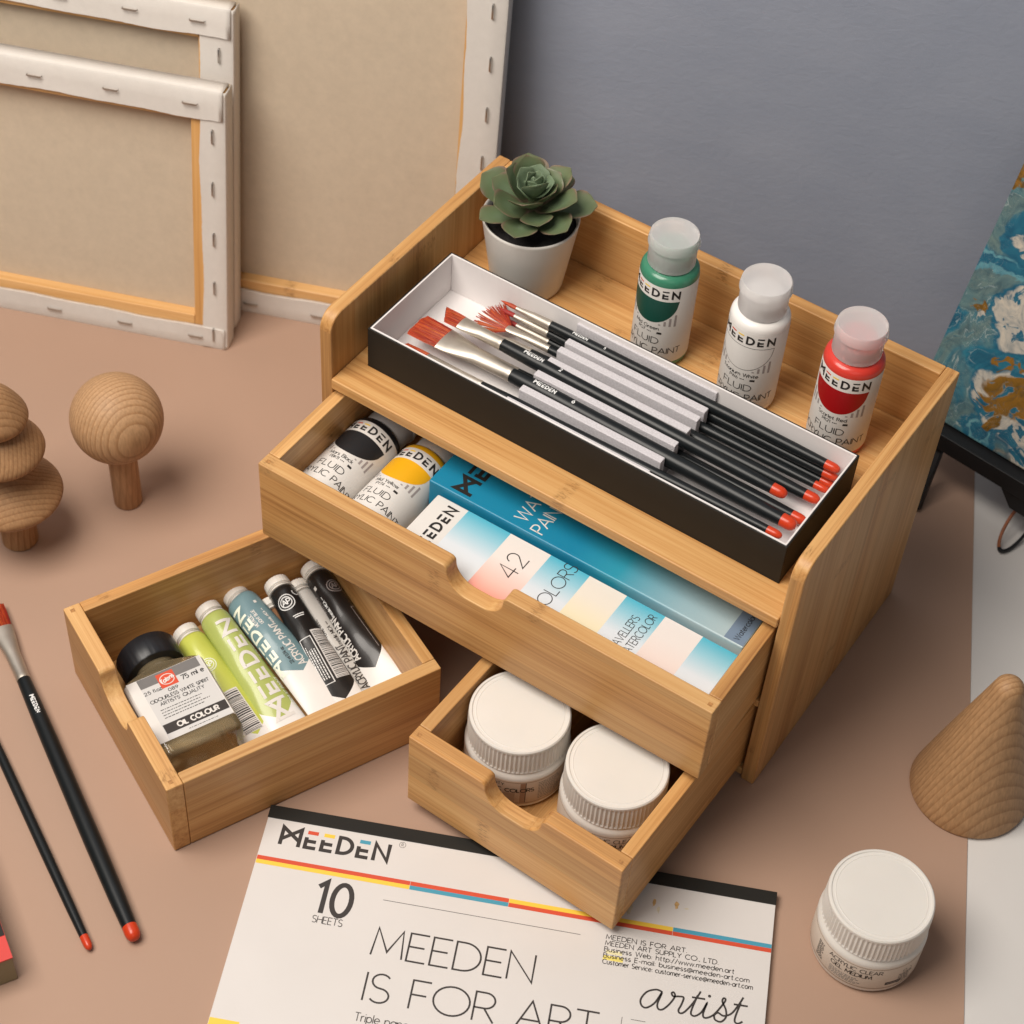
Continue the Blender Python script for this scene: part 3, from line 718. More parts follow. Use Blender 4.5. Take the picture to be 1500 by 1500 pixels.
b.box((X0+g, Y0+g+lt+.0001, z0+.0021), (X0+g+lt, Y1-g-lt-.0001, zt), WHITECARD); b.box((X1-g-lt, Y0+g+lt+.0001, z0+.0021), (X1-g, Y1-g-lt-.0001, zt-.0004), WHITECARD)
b.build('white_lining', bx, .0002)
fo = thing('foam_insert', 'grey foam block with grooves holding the brushes in the black box', 'foam insert', (0, 0, 0))
box_part('foam_base', (.1170, Y0+.0026, z0+.0022), (.2153, Y1-.0026, z0+.0042), FOAM, fo, .0005)
for y, zt_ in ((.0246, .1850), (.0415, .1812), (.0573, .1812), (.0712, .1812), (.0826, .1812), (.0914, .1812)):
    b = MB(); b.box((.1166, y, z0+.0043), (.2157, y+.0052, zt_), FOAM); b.build('foam_ridge', fo, .0006)
b = MB(); b.box((.1166, .1042, z0+.0043), (.2157, .1066-.0004, .1872), FOAM); b.build('foam_ridge', fo, .0006)
GBX = 'brushes lying in the black box'
def bbrush(label, tail, y, z, jx, hx, tipx, rmax, hw, ht, kind, **kw):
    """tail x, ferrule start jx, bristle start hx, bristle tip tipx; head points to the left"""
    return make_brush(label, tail-jx, rmax, jx-hx, hw, ht, hx-tipx, kind, (tail, y, z), pi+kw.pop('dy', 0), GBX, **kw)
bbrush('thin brush lying nearest the front wall of the black box', .2985, .0380, .1768, .0927, .052, .034, .0032, .004, .0022, 'flat', letter=False, rfer=.0030, pitch=radians(1.3))
bbrush('widest flat brush with a broad square red head', .3010, .0505, .1755, .1040, .0530, .0318, .0050, .0098, .0020, 'flat', rfer=.0046, dy=radians(-.9))
bbrush('brush with slanted red head lying uppermost, its red butt resting on another handle', .2862, .0652, .1790, .0875, .0565, .0415, .0043, .0057, .0018, 'angle', num='2', rfer=.0040, dy=radians(-.6), pitch=radians(-.5))
bbrush('flat brush with dark red head hidden under the slanted one', .3015, .0650, .1662, .1010, .0625, .0470, .0040, .0042, .0018, 'flat', letter=False, dark=True, rfer=.0033)
bbrush('pointed brush lying between the slanted brush and the fan brush', .3015, .0795, .1712, .1005, .0715, .0605, .0040, .0017, .0014, 'round', letter=False, rfer=.0033)
bbrush('fan brush with spread orange red bristles', .3020, .0897, .1712, .1075, .0760, .0545, .0030, .0030, .0010, 'fan', letter=False, rfer=.0026)
bbrush('small pointed brush with printed handle along the back wall of the box', .3020, .1003, .1795, .1010, .0755, .0635, .0036, .0016, .0014, 'round', num='5', rfer=.0031)
bbrush('thin pointed brush tucked under the printed one by the back wall', .3020, .1003, .1725, .1000, .0745, .0615, .0034, .0019, .0016, 'round', letter=False, rfer=.0029, dark=True)
bbrush('lowest of the three thin brushes stacked along the back wall', .3015, .1003, .1655, .1010, .0765, .0640, .0034, .0018, .0016, 'round', letter=False, rfer=.0029, dark=True)
# two loose brushes on the table
GTB = 'loose brushes on the pink table sheet'
def ground_brush(label, tail, junction, L, rmax, rf, fl, hw, ht, bl, kind, **kw):
    t, j = V(tail), V(junction); d = (j-t); yawb = atan2(d.y, d.x)
    return make_brush(label, L, rmax, fl, hw, ht, bl, kind, (t.x, t.y, rmax*1.0+.0003), yawb, GTB, rfer=rf, **kw)
ground_brush('thicker loose brush with printed handle on the pink sheet', (.0990, -.3020, 0), (-.0764, -.2062, 0), .2000, .0054, .0043, .045, .0068, .0025, .02, 'flat', num=' ')
ground_brush('thin loose brush at the left edge, beside the thicker one', (.0815, -.3205, 0), (-.0515, -.2537, 0), .190, .0031, .0024, .04, .0025, .0015, .02, 'round', letter=False)

# ------------------------------------------------------------------ succulent
pt = thing('potted_succulent', 'green rosette succulent in a small white pot in the corner of the tray', 'potted plant', (.0537, .1455, zb), (0, 0, 0))
b = MB(); b.lathe([(0, .0003), (.0215, 0), (.0228, .0008), (.0234, .0025), (.0306, .0515), (.0308, .0530), (.0302, .0536), (.0292, .0530), (.0284, .0470), (0, .0468)], POT, 72); b.build('pot', pt, sharp=60)
b = MB(); b.lathe([(.0285, .0470), (.0283, .0484), (.012, .0496), (0, .0500)], SOIL, 48); b.build('soil', pt)
LEAF, nt, bs = new_mat('succulent_leaf')
tc = nd(nt, 'ShaderNodeTexCoord'); sp = nd(nt, 'ShaderNodeSeparateXYZ'); nt.links.new(tc.outputs['Generated'], sp.inputs[0])
ex_ = math_node(nt, 'ABSOLUTE', math_node(nt, 'MULTIPLY_ADD', sp.outputs[1], 2, -1))
# distance to the leaf edge, from the generated box: reddish rim towards the tip and the sides
nz = nd(nt, 'ShaderNodeTexNoise'); nz.inputs['Scale'].default_value = 9; nz.inputs['Detail'].default_value = 4; nt.links.new(tc.outputs['Object'], nz.inputs['Vector']); nz.inputs['Scale'].default_value = 120
rad = math_node(nt, 'POWER', math_node(nt, 'ADD', math_node(nt, 'POWER', ex_, 2.0), math_node(nt, 'POWER', math_node(nt, 'ABSOLUTE', math_node(nt, 'DIVIDE', math_node(nt, 'SUBTRACT', sp.outputs[0], .58), .43)), 2.0)), .5)
rr = math_node(nt, 'ADD', rad, math_node(nt, 'MULTIPLY_ADD', nz.outputs[0], .5, -.25))
cl = ramp(nt, rr, [(0, (.138, .190, .108)), (.5, (.115, .162, .082)), (.88, (.122, .145, .072)), (.99, (.155, .125, .075)), (1.0, (.20, .145, .10))])
nt.links.new(cl, bs.inputs['Base Color']); bs.inputs['Roughness'].default_value = .42; bs.inputs['Subsurface Weight'].default_value = .12
bs.inputs['Subsurface Radius'].default_value = (.002, .003, .001); bs.inputs['Specular IOR Level'].default_value = .4
def leaf_mesh(name, L, w, cup, mat):
    b = MB(); n = 14; rows = 16; rings = []
    for k in range(rows+1):
        t = k/rows
        wd = w*(.30+.70*sin(pi*min(1, t*1.15)**.9*.5)) if t < .72 else w*sqrt(max(0, 1-((t-.72)/.28)**2.3))
        wd = max(wd, .0004)
        if t > .97: wd = .0006
        th = .0016*(1-.55*t)*(1 if t < .9 else .6)
        x = L*t + (.0016 if k == rows else 0); zc = cup*L*(t*t) 
        ring = []
        for i in range(n):
            a = 2*pi*i/n; y = wd*cos(a)
            z = zc + th*sin(a) + .30*w*(y/w)**2
            ring.append((x, y, z))
        rings.append(ring)
    b.loft(rings, mat); return b.build(name, pt, sharp=80)
LEAFIN = pm('pale_inner_leaf', (.150, .205, .125), .45, var=.18, scale=160, sss=.1)
leaf_src = {}
tilt_root = Matrix.Rotation(radians(5), 4, V((.8, .56, 0)).normalized())
def leaves(n, L, w, cup, elev, z, r0, phase, jit):
    for i in range(n):
        key = (L, w, cup)
        if key not in leaf_src: o = leaf_src[key] = leaf_mesh('leaf', L, w, cup, LEAF if L > .02 else LEAFIN)
        else:
            o = leaf_src[key].copy(); COL.objects.link(o); o.parent = pt
        az = phase+2*pi*i/n+random.uniform(-jit, jit)
        e = elev+random.uniform(-.16, .16)
        m = Matrix.Translation((0, 0, z)) @ tilt_root @ Matrix.Rotation(az, 4, 'Z') @ Matrix.Translation((r0, 0, 0)) @ Matrix.Rotation(-e, 4, 'Y') @ Matrix.Rotation(random.uniform(-.28, .28), 4, 'X') @ Matrix.Diagonal((*(V((1, 1, 1))*random.uniform(.86, 1.08)), 1))
        o.matrix_local = m
leaves(7, .0350, .0124, .10, radians(13), .0560, .003, -.42, .16)
leaves(6, .0305, .0118, .16, radians(24), .0600, .002, .20, .16)
leaves(5, .0248, .0106, .24, radians(34), .0645, .0015, -.1, .14)
leaves(5, .0185, .0082, .30, radians(38), .0700, .001, .55, .16)
leaves(4, .0115, .0052, .45, radians(50), .0730, .0006, .1, .14)
leaves(3, .0070, .0028, .5, radians(70), .0750, .0003, .9, .1)
b = MB(); b.lathe([(.004, .049), (.0045, .06), (.0030, .073), (0, .075)], pm('succulent_stem', (.09, .13, .06), .6), 16); b.build('stem', pt)

# ------------------------------------------------------------------ jars
def jar(label, loc, rz, texts, tint=None):
    root = thing('gel_jar', label, 'jar', loc, (0, 0, rz), 'round cream jars of acrylic medium')
    b = MB(); b.lathe([(0, .0004), (.0285, 0), (.0304, .0008), (.0314, .0028), (.0316, .0050), (.0316, .0290), (.0312, .0315), (.0300, .0332), (.0294, .0345), (.0294, .0362), (.028, .0366), (0, .0366)], CREAM, 96); b.build('jar_body', root, sharp=50)
    b = MB(); n = 288
    def mod(t, k):
        if k in (2, 3, 4, 5): return 1-.026*max(0, min(1, .5+1.3*cos(t*72)))
        return 1
    b.lathe([(.0280, .0352), (.0304, .0352), (.0305, .0360), (.0305, .0382), (.0303, .0508), (.0302, .0518), (.0301, .0530), (.0299, .0545), (.0292, .0553), (.0282, .0553), (.0277, .0547), (.0270, .05465), (.0262, .05465), (.0260, .0548), (.0257, .0548), (.0255, .05465), (.02, .0546), (.01, .0546), (0, .0546)], CREAM, n, mod); b.build('lid', root, sharp=33)
    r = .03166; b = MB(); b.lathe([(.0316, .0046), (r, .0048), (r, .0283), (.0316, .0285)], tint or JLAB, 96); b.f = [f for f in b.f if len(f) == 4]; b.m = [0]*len(b.f)
    f = cyl(r, -pi/2)
    for v in (.0062, .0272): ink(b, [[(-.0988+.1976*i/90, v) for i in range(91)]], .00035, f, BRINK)
    texts(b, f); b.build('label', root, sharp=50)
    return root
JLAB = pm('jar_label_cream', (.66, .575, .49), .5, var=.02)
BRINK = pm('brown_ink', (.22, .11, .055), .5, var=0)
def t_clear(b, f):
    ms = .0015
    ink(b, lay('ACRYLIC CLEAR', .0036, .12, -.0135, .0215), .00042, f, INK, maxseg=ms)
    ink(b, lay('GEL MEDIUM', .0036, .12, -.0115, .0163), .00048, f, INK, maxseg=ms)
    fineprint(b, -.0115, .0135, .021, 5, .0013, f, SOFTINK, .00045, 3, ms)
    rect(b, .0225, .0092, .0325, .0121, f, INK, nu=4); ink(b, [[(.0235, .0107), (.0315, .0107)]], .0006, f, GREYINK, maxseg=ms)
    ink(b, [A(.0335, .0205, .0012, .0014, 0, 360, 14), [(.0375, .0215), (.0385, .0190)]], .0003, f, INK, maxseg=ms)
    fineprint(b, .0300, .0172, .010, 6, .0017, f, SOFTINK, .0009, 5, ms)
    fineprint(b, -.0235, .0225, .006, 10, .0015, f, INK, .0008, 6, ms)
def t_colors(b, f):
    ms = .0015
    ink(b, lay('INTENSITY', .0028, .12, -.0165, .0232), .0004, f, INK, maxseg=ms)
    ink(b, lay('ACRYLIC COLORS', .0034, .14, -.0195, .0176), .0006, f, INK, maxseg=ms)
    rect(b, -.002, .0067, .0055, .0165, f, pm('tan_panel', (.40, .28, .20), .5, var=0), nu=3); rect(b, .0085, .0067, .0118, .0265, f, pm('brown_band', (.34, .20, .13), .5, var=0), nu=2)
    ink(b, [[(.0118, .0067), (.0118, .0268)]], .0004, f, INK)
    fineprint(b, .0195, .0245, .016, 11, .0016, f, SOFTINK, .0006, 9, ms)
fz = .0108+.0063
jar('cream jar on the left in the small lower drawer', (.2095, -.0835, fz), radians(22), t_colors, pm('jar_label_tan', (.55, .42, .32), .5, var=.02))
jar('cream jar on the right in the small lower drawer', (.2757, -.0815, fz), radians(22), t_clear)
jar('cream jar of gel standing alone on the pink sheet by the wooden cone', (.4367, -.0572, .0004), radians(5), t_clear)

# ------------------------------------------------------------------ wooden toy trees
BEd, BEl = (.345, .185, .085), (.49, .295, .155)
toc = (co.matrix_world.translation - V((-.128, -.052, .08))).normalized()
o_ = V((.004, -.012, .066))
tr = thing('wooden_tree', 'turned wooden toy tree with round ball crown on a peg', 'toy tree', (-.128, -.052, .0003), (0, 0, 0), 'turned wooden toy trees')
b = MB(); b.lathe([(.0302*sin(radians(180-a)), .080-.0302*cos(radians(a))) if 0 < a < 180 else (0, .080-.0302*cos(radians(a))) for a in range(0, 181, 5)], ringwood('ball_wood', (-.075, .040, .064), (-.444, -.877, .25), .0027, BEd, BEl, .9), 72); b.build('crown', tr, sharp=80)
b = MB(); b.lathe([(0, 0), (.0088, 0), (.0095, .0008), (.0097, .0520), (.0097, .0535)], ringwood('peg_wood', (.03, .03, 0), (0, .1, 1), .004, (.35, .19, .09), (.46, .275, .145)), 40); b.build('trunk', tr, sharp=50)
tr = thing('wooden_tree', 'turned wooden toy tree with three stacked tiers at the left edge', 'toy tree', (-.162, -.12, .0003), (0, 0, 0), 'turned wooden toy trees')
for k, (zr, r, zt, rt, zb_) in enumerate(((.047, .0335, .074, .012, .033), (.088, .0272, .108, .009, .0752), (.117, .0205, .152, .0, .1092))):
    b = MB(); pr = [(.008 if k else .0105, zb_)]
    pr += [(r*.62, zr-.0095), (r*.82, zr-.0066), (r*.94, zr-.0038), (r*.985, zr-.0018), (r, zr), (r*.988, zr+.0020), (r*.955, zr+.0042), (r*.90, zr+.0068), (r*.81, zr+.0104), (r*.69, zr+.0146), (r*.56, zr+.0186)]
    if k < 2: pr += [(rt, zt), (rt*.9, zt+.0004)]
    else: pr += [(r*.42, zr+.0222), (r*.26, zr+.0250), (r*.11, zr+.0268), (0, zr+.0272)]
    b.lathe(pr, ringwood('tier_wood_%d' % k, (-.06, .04*(-1)**k, zr-.005), (.1, .1, 1) if k != 1 else (.6, -.5, .6), .0026, (.285, .145, .063), (.405, .228, .110), .8), 64); b.build('crown_tier', tr, sharp=70)
b = MB(); b.lathe([(0, 0), (.0105, 0), (.0118, .001), (.0118, .0325)], ringwood('foot_wood', (.03, .03, 0), (0, .1, 1), .004, (.27, .14, .06), (.39, .22, .105)), 40); b.build('trunk', tr, sharp=50)
tr = thing('wooden_tree', 'smooth cone shaped wooden toy tree on the edge of the pink sheet', 'toy tree', (.4400, .0765, .0003), (0, 0, radians(0)), 'turned wooden toy trees')
b = MB(); pr = [(0, 0), (.0350, 0), (.0362, .0006), (.0366, .0022)]
rc, zc = .0085, .1055; sl = atan2(.0366-.0085, .105)
for t in (.1, .25, .4, .55, .7, .85): pr.append((.0366+(.0096-.0366)*t**1.04, .0022+(.1030-.0022)*t))
for a in range(10, 91, 10): pr.append((.0093*cos(radians(a)), .1035+.0093*sin(radians(a)))) if a < 90 else pr.append((0, .1128))
b.lathe(pr, ringwood('cone_wood', (-.050, .034, 0), (.05, .02, 1), .0030, (.335, .178, .080), (.455, .265, .130), .6), 80); b.build('crown', tr, sharp=60)

# ------------------------------------------------------------------ sketch pad
PA = radians(24.65)
pad = thing('sketch_pad', 'large white sketch pad with black binding lying under the small drawer', 'sketch pad', (.1045, -.1869, .0003), (0, 0, PA))
Wp, Hp, Tp = .303, .228, .0046
b = MB(); b.box((.0006, -Hp, 0), (Wp-.0006, -.0009, Tp-.0006), pm('page_edges', (.70, .67, .63), .8, var=.1, scale=1, stretch=(3, 3, 4000))); b.build('pages', pad)
b = MB(); b.box((0, -Hp-.0005, Tp-.0005), (Wp, -.0009, Tp), PAPER)
f = planar((0, 0, Tp), (1, 0, 0), (0, 1, 0))
mm = .001
d, bars, w_ = logo(.0124, .0102, -.0249, 'l', .17)
ink(b, d, .0023, f, DKINK, base=.0001)
for k, br in enumerate(bars): ink(b, [[(br[0][0]+.0012, -.01385), (br[1][0]-.0004, -.01385)]], .0024, f, (REDINK, YELINK, BLUINK)[k])
ink(b, [A(.0820, -.0113, .0019, .0019, 0, 360, 20)]+lay('R', .0019, .1, .0820, -.0122, 'c'), .00022, f, DKINK)
segs = [(0, .0915, REDINK, YELINK), (.0915, .1498, REDINK, BLUINK), (.1498, .2457, YELINK, REDINK), (.2457, .3029, BLUINK, REDINK)]
for u0, u1, c0, c1 in segs:
    rect(b, u0+.0002, -.0370, u1, -.0343, f, c0); rect(b, u0+.0002, -.0397, u1, -.0370, f, c1)
rect(b, .0002, -.1450, .017, -.1393, f, YELINK)
ink(b, lay('10', .0205, .26, .0405, -.0648, sx=.86), .0030, f, DKINK)
ink(b, lay('SHEETS', .0044, .13, .0500, -.0712, 'c', .98), .00045, f, DKINK)
ink(b, [[(.0784, -.0494), (.1938, -.0494)]], .0003, f, DKINK)
ink(b, lay('MEEDEN', .0176, .13, .0785, -.0850, sx=1.17), .00108, f, DKINK)
ink(b, lay('IS FOR ART', .0176, .12, .0792, -.1135, sx=1.17), .00108, f, DKINK)
ink(b, lay('Triple paper', .0050, .13, .0782, -.1262), .0005, f, DKINK)
for k, s in enumerate(('MEEDEN IS FOR ART.', 'MEEDEN ART SUPPLY CO., LTD.', 'Business Web: http://www.meeden.art', 'Business E-mail: business@meeden-art.com', 'Customer Service: customer-service@meeden-art.com')):
    polys = lay(s, .0029, .17, 0, 0); wmax = max(u for p in polys for u, v in p)
    target_w = (.0465, .0650, .0745, .0835, .0858)[k]; q = target_w/wmax
    ink(b, [[(.2086+u*q, -.0492-.00395*k+v) for u, v in p] for p in polys], .00042, f, DKINK)
rect(b, .2084, -.0625, .2200, -.0596, f, pm('highlighter_yellow', (.80, .66, .16), .6, var=.1, scale=400), h=.00005)
rect(b, .2098, -.0585, .2190, -.0561, f, pm('faint_highlighter', (.78, .71, .42), .6, var=.08, scale=400), h=.00005)
# cursive word
def spline(pts, n=8):
    out = []
    P = [pts[0]]+pts+[pts[-1]]
    for i in range(1, len(P)-2):
        p0, p1, p2, p3 = [V(p) for p in P[i-1:i+3]]
        for k in range(n):
            t = k/n; out.append(tuple(.5*((2*p1)+(-p0+p2)*t+(2*p0-5*p1+4*p2-p3)*t*t+(-p0+3*p1-3*p2+p3)*t**3)))
    out.append(tuple(pts[-1])); return out
art = [[(14,12.2),(10,13),(4,10.5),(.5,5),(1.5,1),(5,0),(10,4),(14,11.5),(12,4),(13,.6),(16,.8),(20,5),(23,10.5),(22,13.2),(20.6,12.4),(22,10.6),(26,11.2),(29,10.8),(28,6),(26.5,2),(28,.3),(31,2),(36,9),(40,17)],
       [(38.2,14),(35.5,5),(35.2,1),(38,.2),(42,3.5),(45,10),(43.2,3),(44,.3),(47,.8),(51,4),(56,11.5),(57.2,14.6),(55.8,15.2),(55.2,12.8),(58,8),(58.6,3),(55.5,-.6),(51.5,.2),(50.6,3)],
       [(50.6,3),(53,5),(57,3.6),(62,6),(66,12),(69,18)], [(67.6,14),(65,5),(64.8,1.2),(67,.2),(70,2)], [(34.5,12.2),(43.5,12.4)], [(63,12.4),(72.5,12.6)]]
ink(b, [[(.2325+u*.00083, -.0875+v*.00093) for u, v in spline(p)] for p in art], .00110, f, DKINK, base=.00012)
ink(b, [A(.2325+46.2*.00083, -.0875+14.9*.00093, .0005, .0005, 0, 360, 12)], .0008, f, DKINK)
ink(b, [[(.2240, -.112), (.2240, -.0957)], [(.2290, -.0962), (.2372, -.0962)]], .0003, f, DKINK)
STAIN = pm('orange_paint_stain', (.58, .36, .14), .7, var=.3, scale=500); STAIN2 = pm('faint_stain', (.64, .57, .42), .7, var=.15, scale=300)
rg = random.Random(5)
for cx_, cy_, rx, ry, m in ((.2330, -.0208, .0009, .0027, STAIN), (.2462, -.0200, .0012, .0022, STAIN), (.2520, -.0208, .0014, .0005, STAIN2), (.2192, -.0275, .0022, .0032, STAIN2), (.2360, -.0245, .0007, .0020, STAIN2)):
    n = 14; vs = [f(cx_+rx*(1+.45*rg.uniform(-1, 1))*cos(2*pi*i/n), cy_+ry*(1+.45*rg.uniform(-1, 1))*sin(2*pi*i/n), .00006) for i in range(n)]
    b.add(vs, [tuple(range(n))], m)
b.build('cover', pad, smooth=False)
b = MB(); b.box((-.0004, -.0083, Tp+.0001), (Wp+.0004, .0004, Tp+.0006), BLACKCARD); b.box((-.0004, -.0008, 0), (Wp+.0004, .0004, Tp), BLACKCARD); b.build('binding', pad, .0002)

# ------------------------------------------------------------------ oil spirit bottle in the loose drawer
GLASS, nt, bs = new_mat('tinted_glass')
tc = nd(nt, 'ShaderNodeTexCoord'); nz = nd(nt, 'ShaderNodeTexNoise'); nz.inputs['Scale'].default_value = 26; nz.inputs['Detail'].default_value = 0; nz.inputs['Distortion'].default_value = .8
nt.links.new(tc.outputs['Object'], nz.inputs['Vector'])
bp = nd(nt, 'ShaderNodeBump'); bp.inputs['Strength'].default_value = .8; bp.inputs['Distance'].default_value = .006; nt.links.new(nz.outputs[0], bp.inputs['Height'])
tr_ = nd(nt, 'ShaderNodeBsdfTransparent'); tr_.inputs[0].default_value = (.97, .935, .85, 1)
df = nd(nt, 'ShaderNodeBsdfDiffuse'); df.inputs[0].default_value = (.66, .52, .31, 1)
gl = nd(nt, 'ShaderNodeBsdfGlossy'); gl.inputs['Roughness'].default_value = .12; nt.links.new(bp.outputs[0], gl.inputs['Normal'])
fz_ = nd(nt, 'ShaderNodeFresnel'); fz_.inputs[0].default_value = 1.5
m1 = nd(nt, 'ShaderNodeMixShader'); m1.inputs[0].default_value = .20; nt.links.new(tr_.outputs[0], m1.inputs[1]); nt.links.new(df.outputs[0], m1.inputs[2])
m2 = nd(nt, 'ShaderNodeMixShader'); nt.links.new(fz_.outputs[0], m2.inputs[0]); nt.links.new(m1.outputs[0], m2.inputs[1]); nt.links.new(gl.outputs[0], m2.inputs[2])
nt.links.new(m2.outputs[0], nt.nodes['Material Output'].inputs[0]); nt.nodes.remove(bs)
S.cycles.transparent_max_bounces = 24
ob = thing('solvent_bottle', 'square glass bottle of yellowish spirit with black cap lying in the loose drawer', 'bottle')
M3 = Matrix((LEY, V((0, 0, -1)), -LEX)).transposed().to_4x4(); M3.translation = LD(.1130, .0388, .0236); ob.matrix_world = M3
def rsq(hx, hy, r, z, n=8):
    pts = []
    for cx_, cy_, a0 in ((hx-r, hy-r, 0), (-hx+r, hy-r, 90), (-hx+r, -hy+r, 180), (hx-r, -hy+r, 270)):
        pts += [(cx_+r*cos(radians(a0+90*i/n)), cy_+r*sin(radians(a0+90*i/n)), z) for i in range(n+1)]
    return pts
b = MB()
hx, hy = .0256, .0168
b.loft([rsq(hx-.006, hy-.005, .004, .0006), rsq(hx-.002, hy-.002, .005, 0), rsq(hx, hy, .005, .002), rsq(hx, hy, .005, .0590), rsq(hx-.001, hy-.001, .006, .0615), rsq(hx-.006, hy-.003, .008, .0650), rsq(.0148, .0140, .0135, .0672), rsq(.0138, .0138, .0134, .0700), rsq(.0132, .0132, .0130, .0725)], GLASS)
b.build('glass_body', ob, sharp=70)
b = MB(); b.loft([rsq(hx-.006, hy-.005, .004, .0052), rsq(hx-.0035, hy-.003, .005, .0040), rsq(hx-.0022, hy-.0022, .005, .0062), rsq(hx-.0022, hy-.0022, .005, .0560), rsq(hx-.004, hy-.004, .006, .0600)], GLASS); b.build('liquid', ob, sharp=70)
b = MB(); b.lathe([(.0140, .0712), (.0190, .0712), (.0197, .0722), (.0197, .0870), (.0190, .0882), (.0175, .0884), (0, .0880)], BLACKPL, 120, mod=lambda t, k: 1-.012*max(0, cos(t*20))**8 if k in (2, 3) else 1); b.build('cap', ob, sharp=50)
b = MB(); e = .0002; f = planar((0, -hy-e, 0), (1, 0, 0), (0, 0, 1)); LG = pm('label_grey', (.17, .16, .155), .5, var=.05); LB_ = pm('label_light_grey', (.60, .585, .57), .5, var=.03, scale=20)
fl_ = planar((-hx-e, 0, 0), (0, -1, 0), (0, 0, 1)); fr_ = planar((hx+e, 0, 0), (0, 1, 0), (0, 0, 1))
rect(b, -hx+.0015, .0100, hx-.0015, .0588, f, WHITE, 0); rect(b, -.0175, .0102, .0235, .0586, f, LB_, .00004); rect(b, -hy+.003, .0100, hy-.0035, .0588, fl_, WHITE, 0); rect(b, -hy+.0035, .0100, hy-.003, .0588, fr_, WHITE, 0)
for sx_, a0 in ((-1, 180), (1, 270)):
    rg_ = [(sx_*(hx-.005)+.0052*cos(radians(a0+90*i/6)), -hy+.005+.0052*sin(radians(a0+90*i/6))) for i in range(7)]
    vs = [(x, y, z) for x, y in rg_ for z in (.0100, .0588)]
    b.add(vs, [(2*i, 2*i+2, 2*i+3, 2*i+1) for i in range(6)], WHITE)
rect(b, -.0175, .0512, .0215, .0586, f, LG); rect(b, -.0170, .0145, .0235, .0215, f, DKINK)
ink(b, lay('OIL COLOUR', .0034, .2, .0045, .0163, 'c', .95), .0009, f, WHITE, base=.00018)
rect(b, -.0060, .0460, .0050, .0570, f, REDINK, .00014)
fillf(b, -.0052, .0042, lambda u: .0515-.0040*sqrt(max(0, 1-((u+.0005)/.0047)**2)), lambda u: .0515+.0040*sqrt(max(0, 1-((u+.0005)/.0047)**2)), 24, f, WHITE, .00020)
fillf(b, -.0047, .0037, lambda u: .0515-.0035*sqrt(max(0, 1-((u+.0005)/.0042)**2)), lambda u: .0515+.0035*sqrt(max(0, 1-((u+.0005)/.0042)**2)), 24, f, REDINK, .00022)
ink(b, [[(u, v+u*.25) for u, v in p] for p in lay('Talens', .0030, .1, -.0006, .0502, 'c', .95)], .0007, f, WHITE, base=.0003)
ink(b, lay('75 ml e', .0034, .16, .0075, .0465, 'l', 1.0), .0006, f, INK)
ink(b, lay('2.5 fl.oz.', .0024, .14, -.0172, .0458, 'l', 1.1), .0004, f, INK)
ink(b, lay('089', .0022, .2, .000, .0425, 'c', 1.3), .0004, f, INK)
ink(b, lay('ODOURLESS WHITE SPIRIT', .0024, .16, .0025, .0385, 'c', 1.02), .0004, f, INK)
ink(b, lay("ARTISTS' QUALITY", .0024, .16, .0025, .0348, 'c', 1.1), .0004, f, INK)
fineprint(b, -.0135, .0318, .033, 4, .0021, f, INK, .0005, 8); fineprint(b, -.004, .0122, .022, 1, .002, f, INK, .0004, 9)
b.build('label', ob, smooth=False)

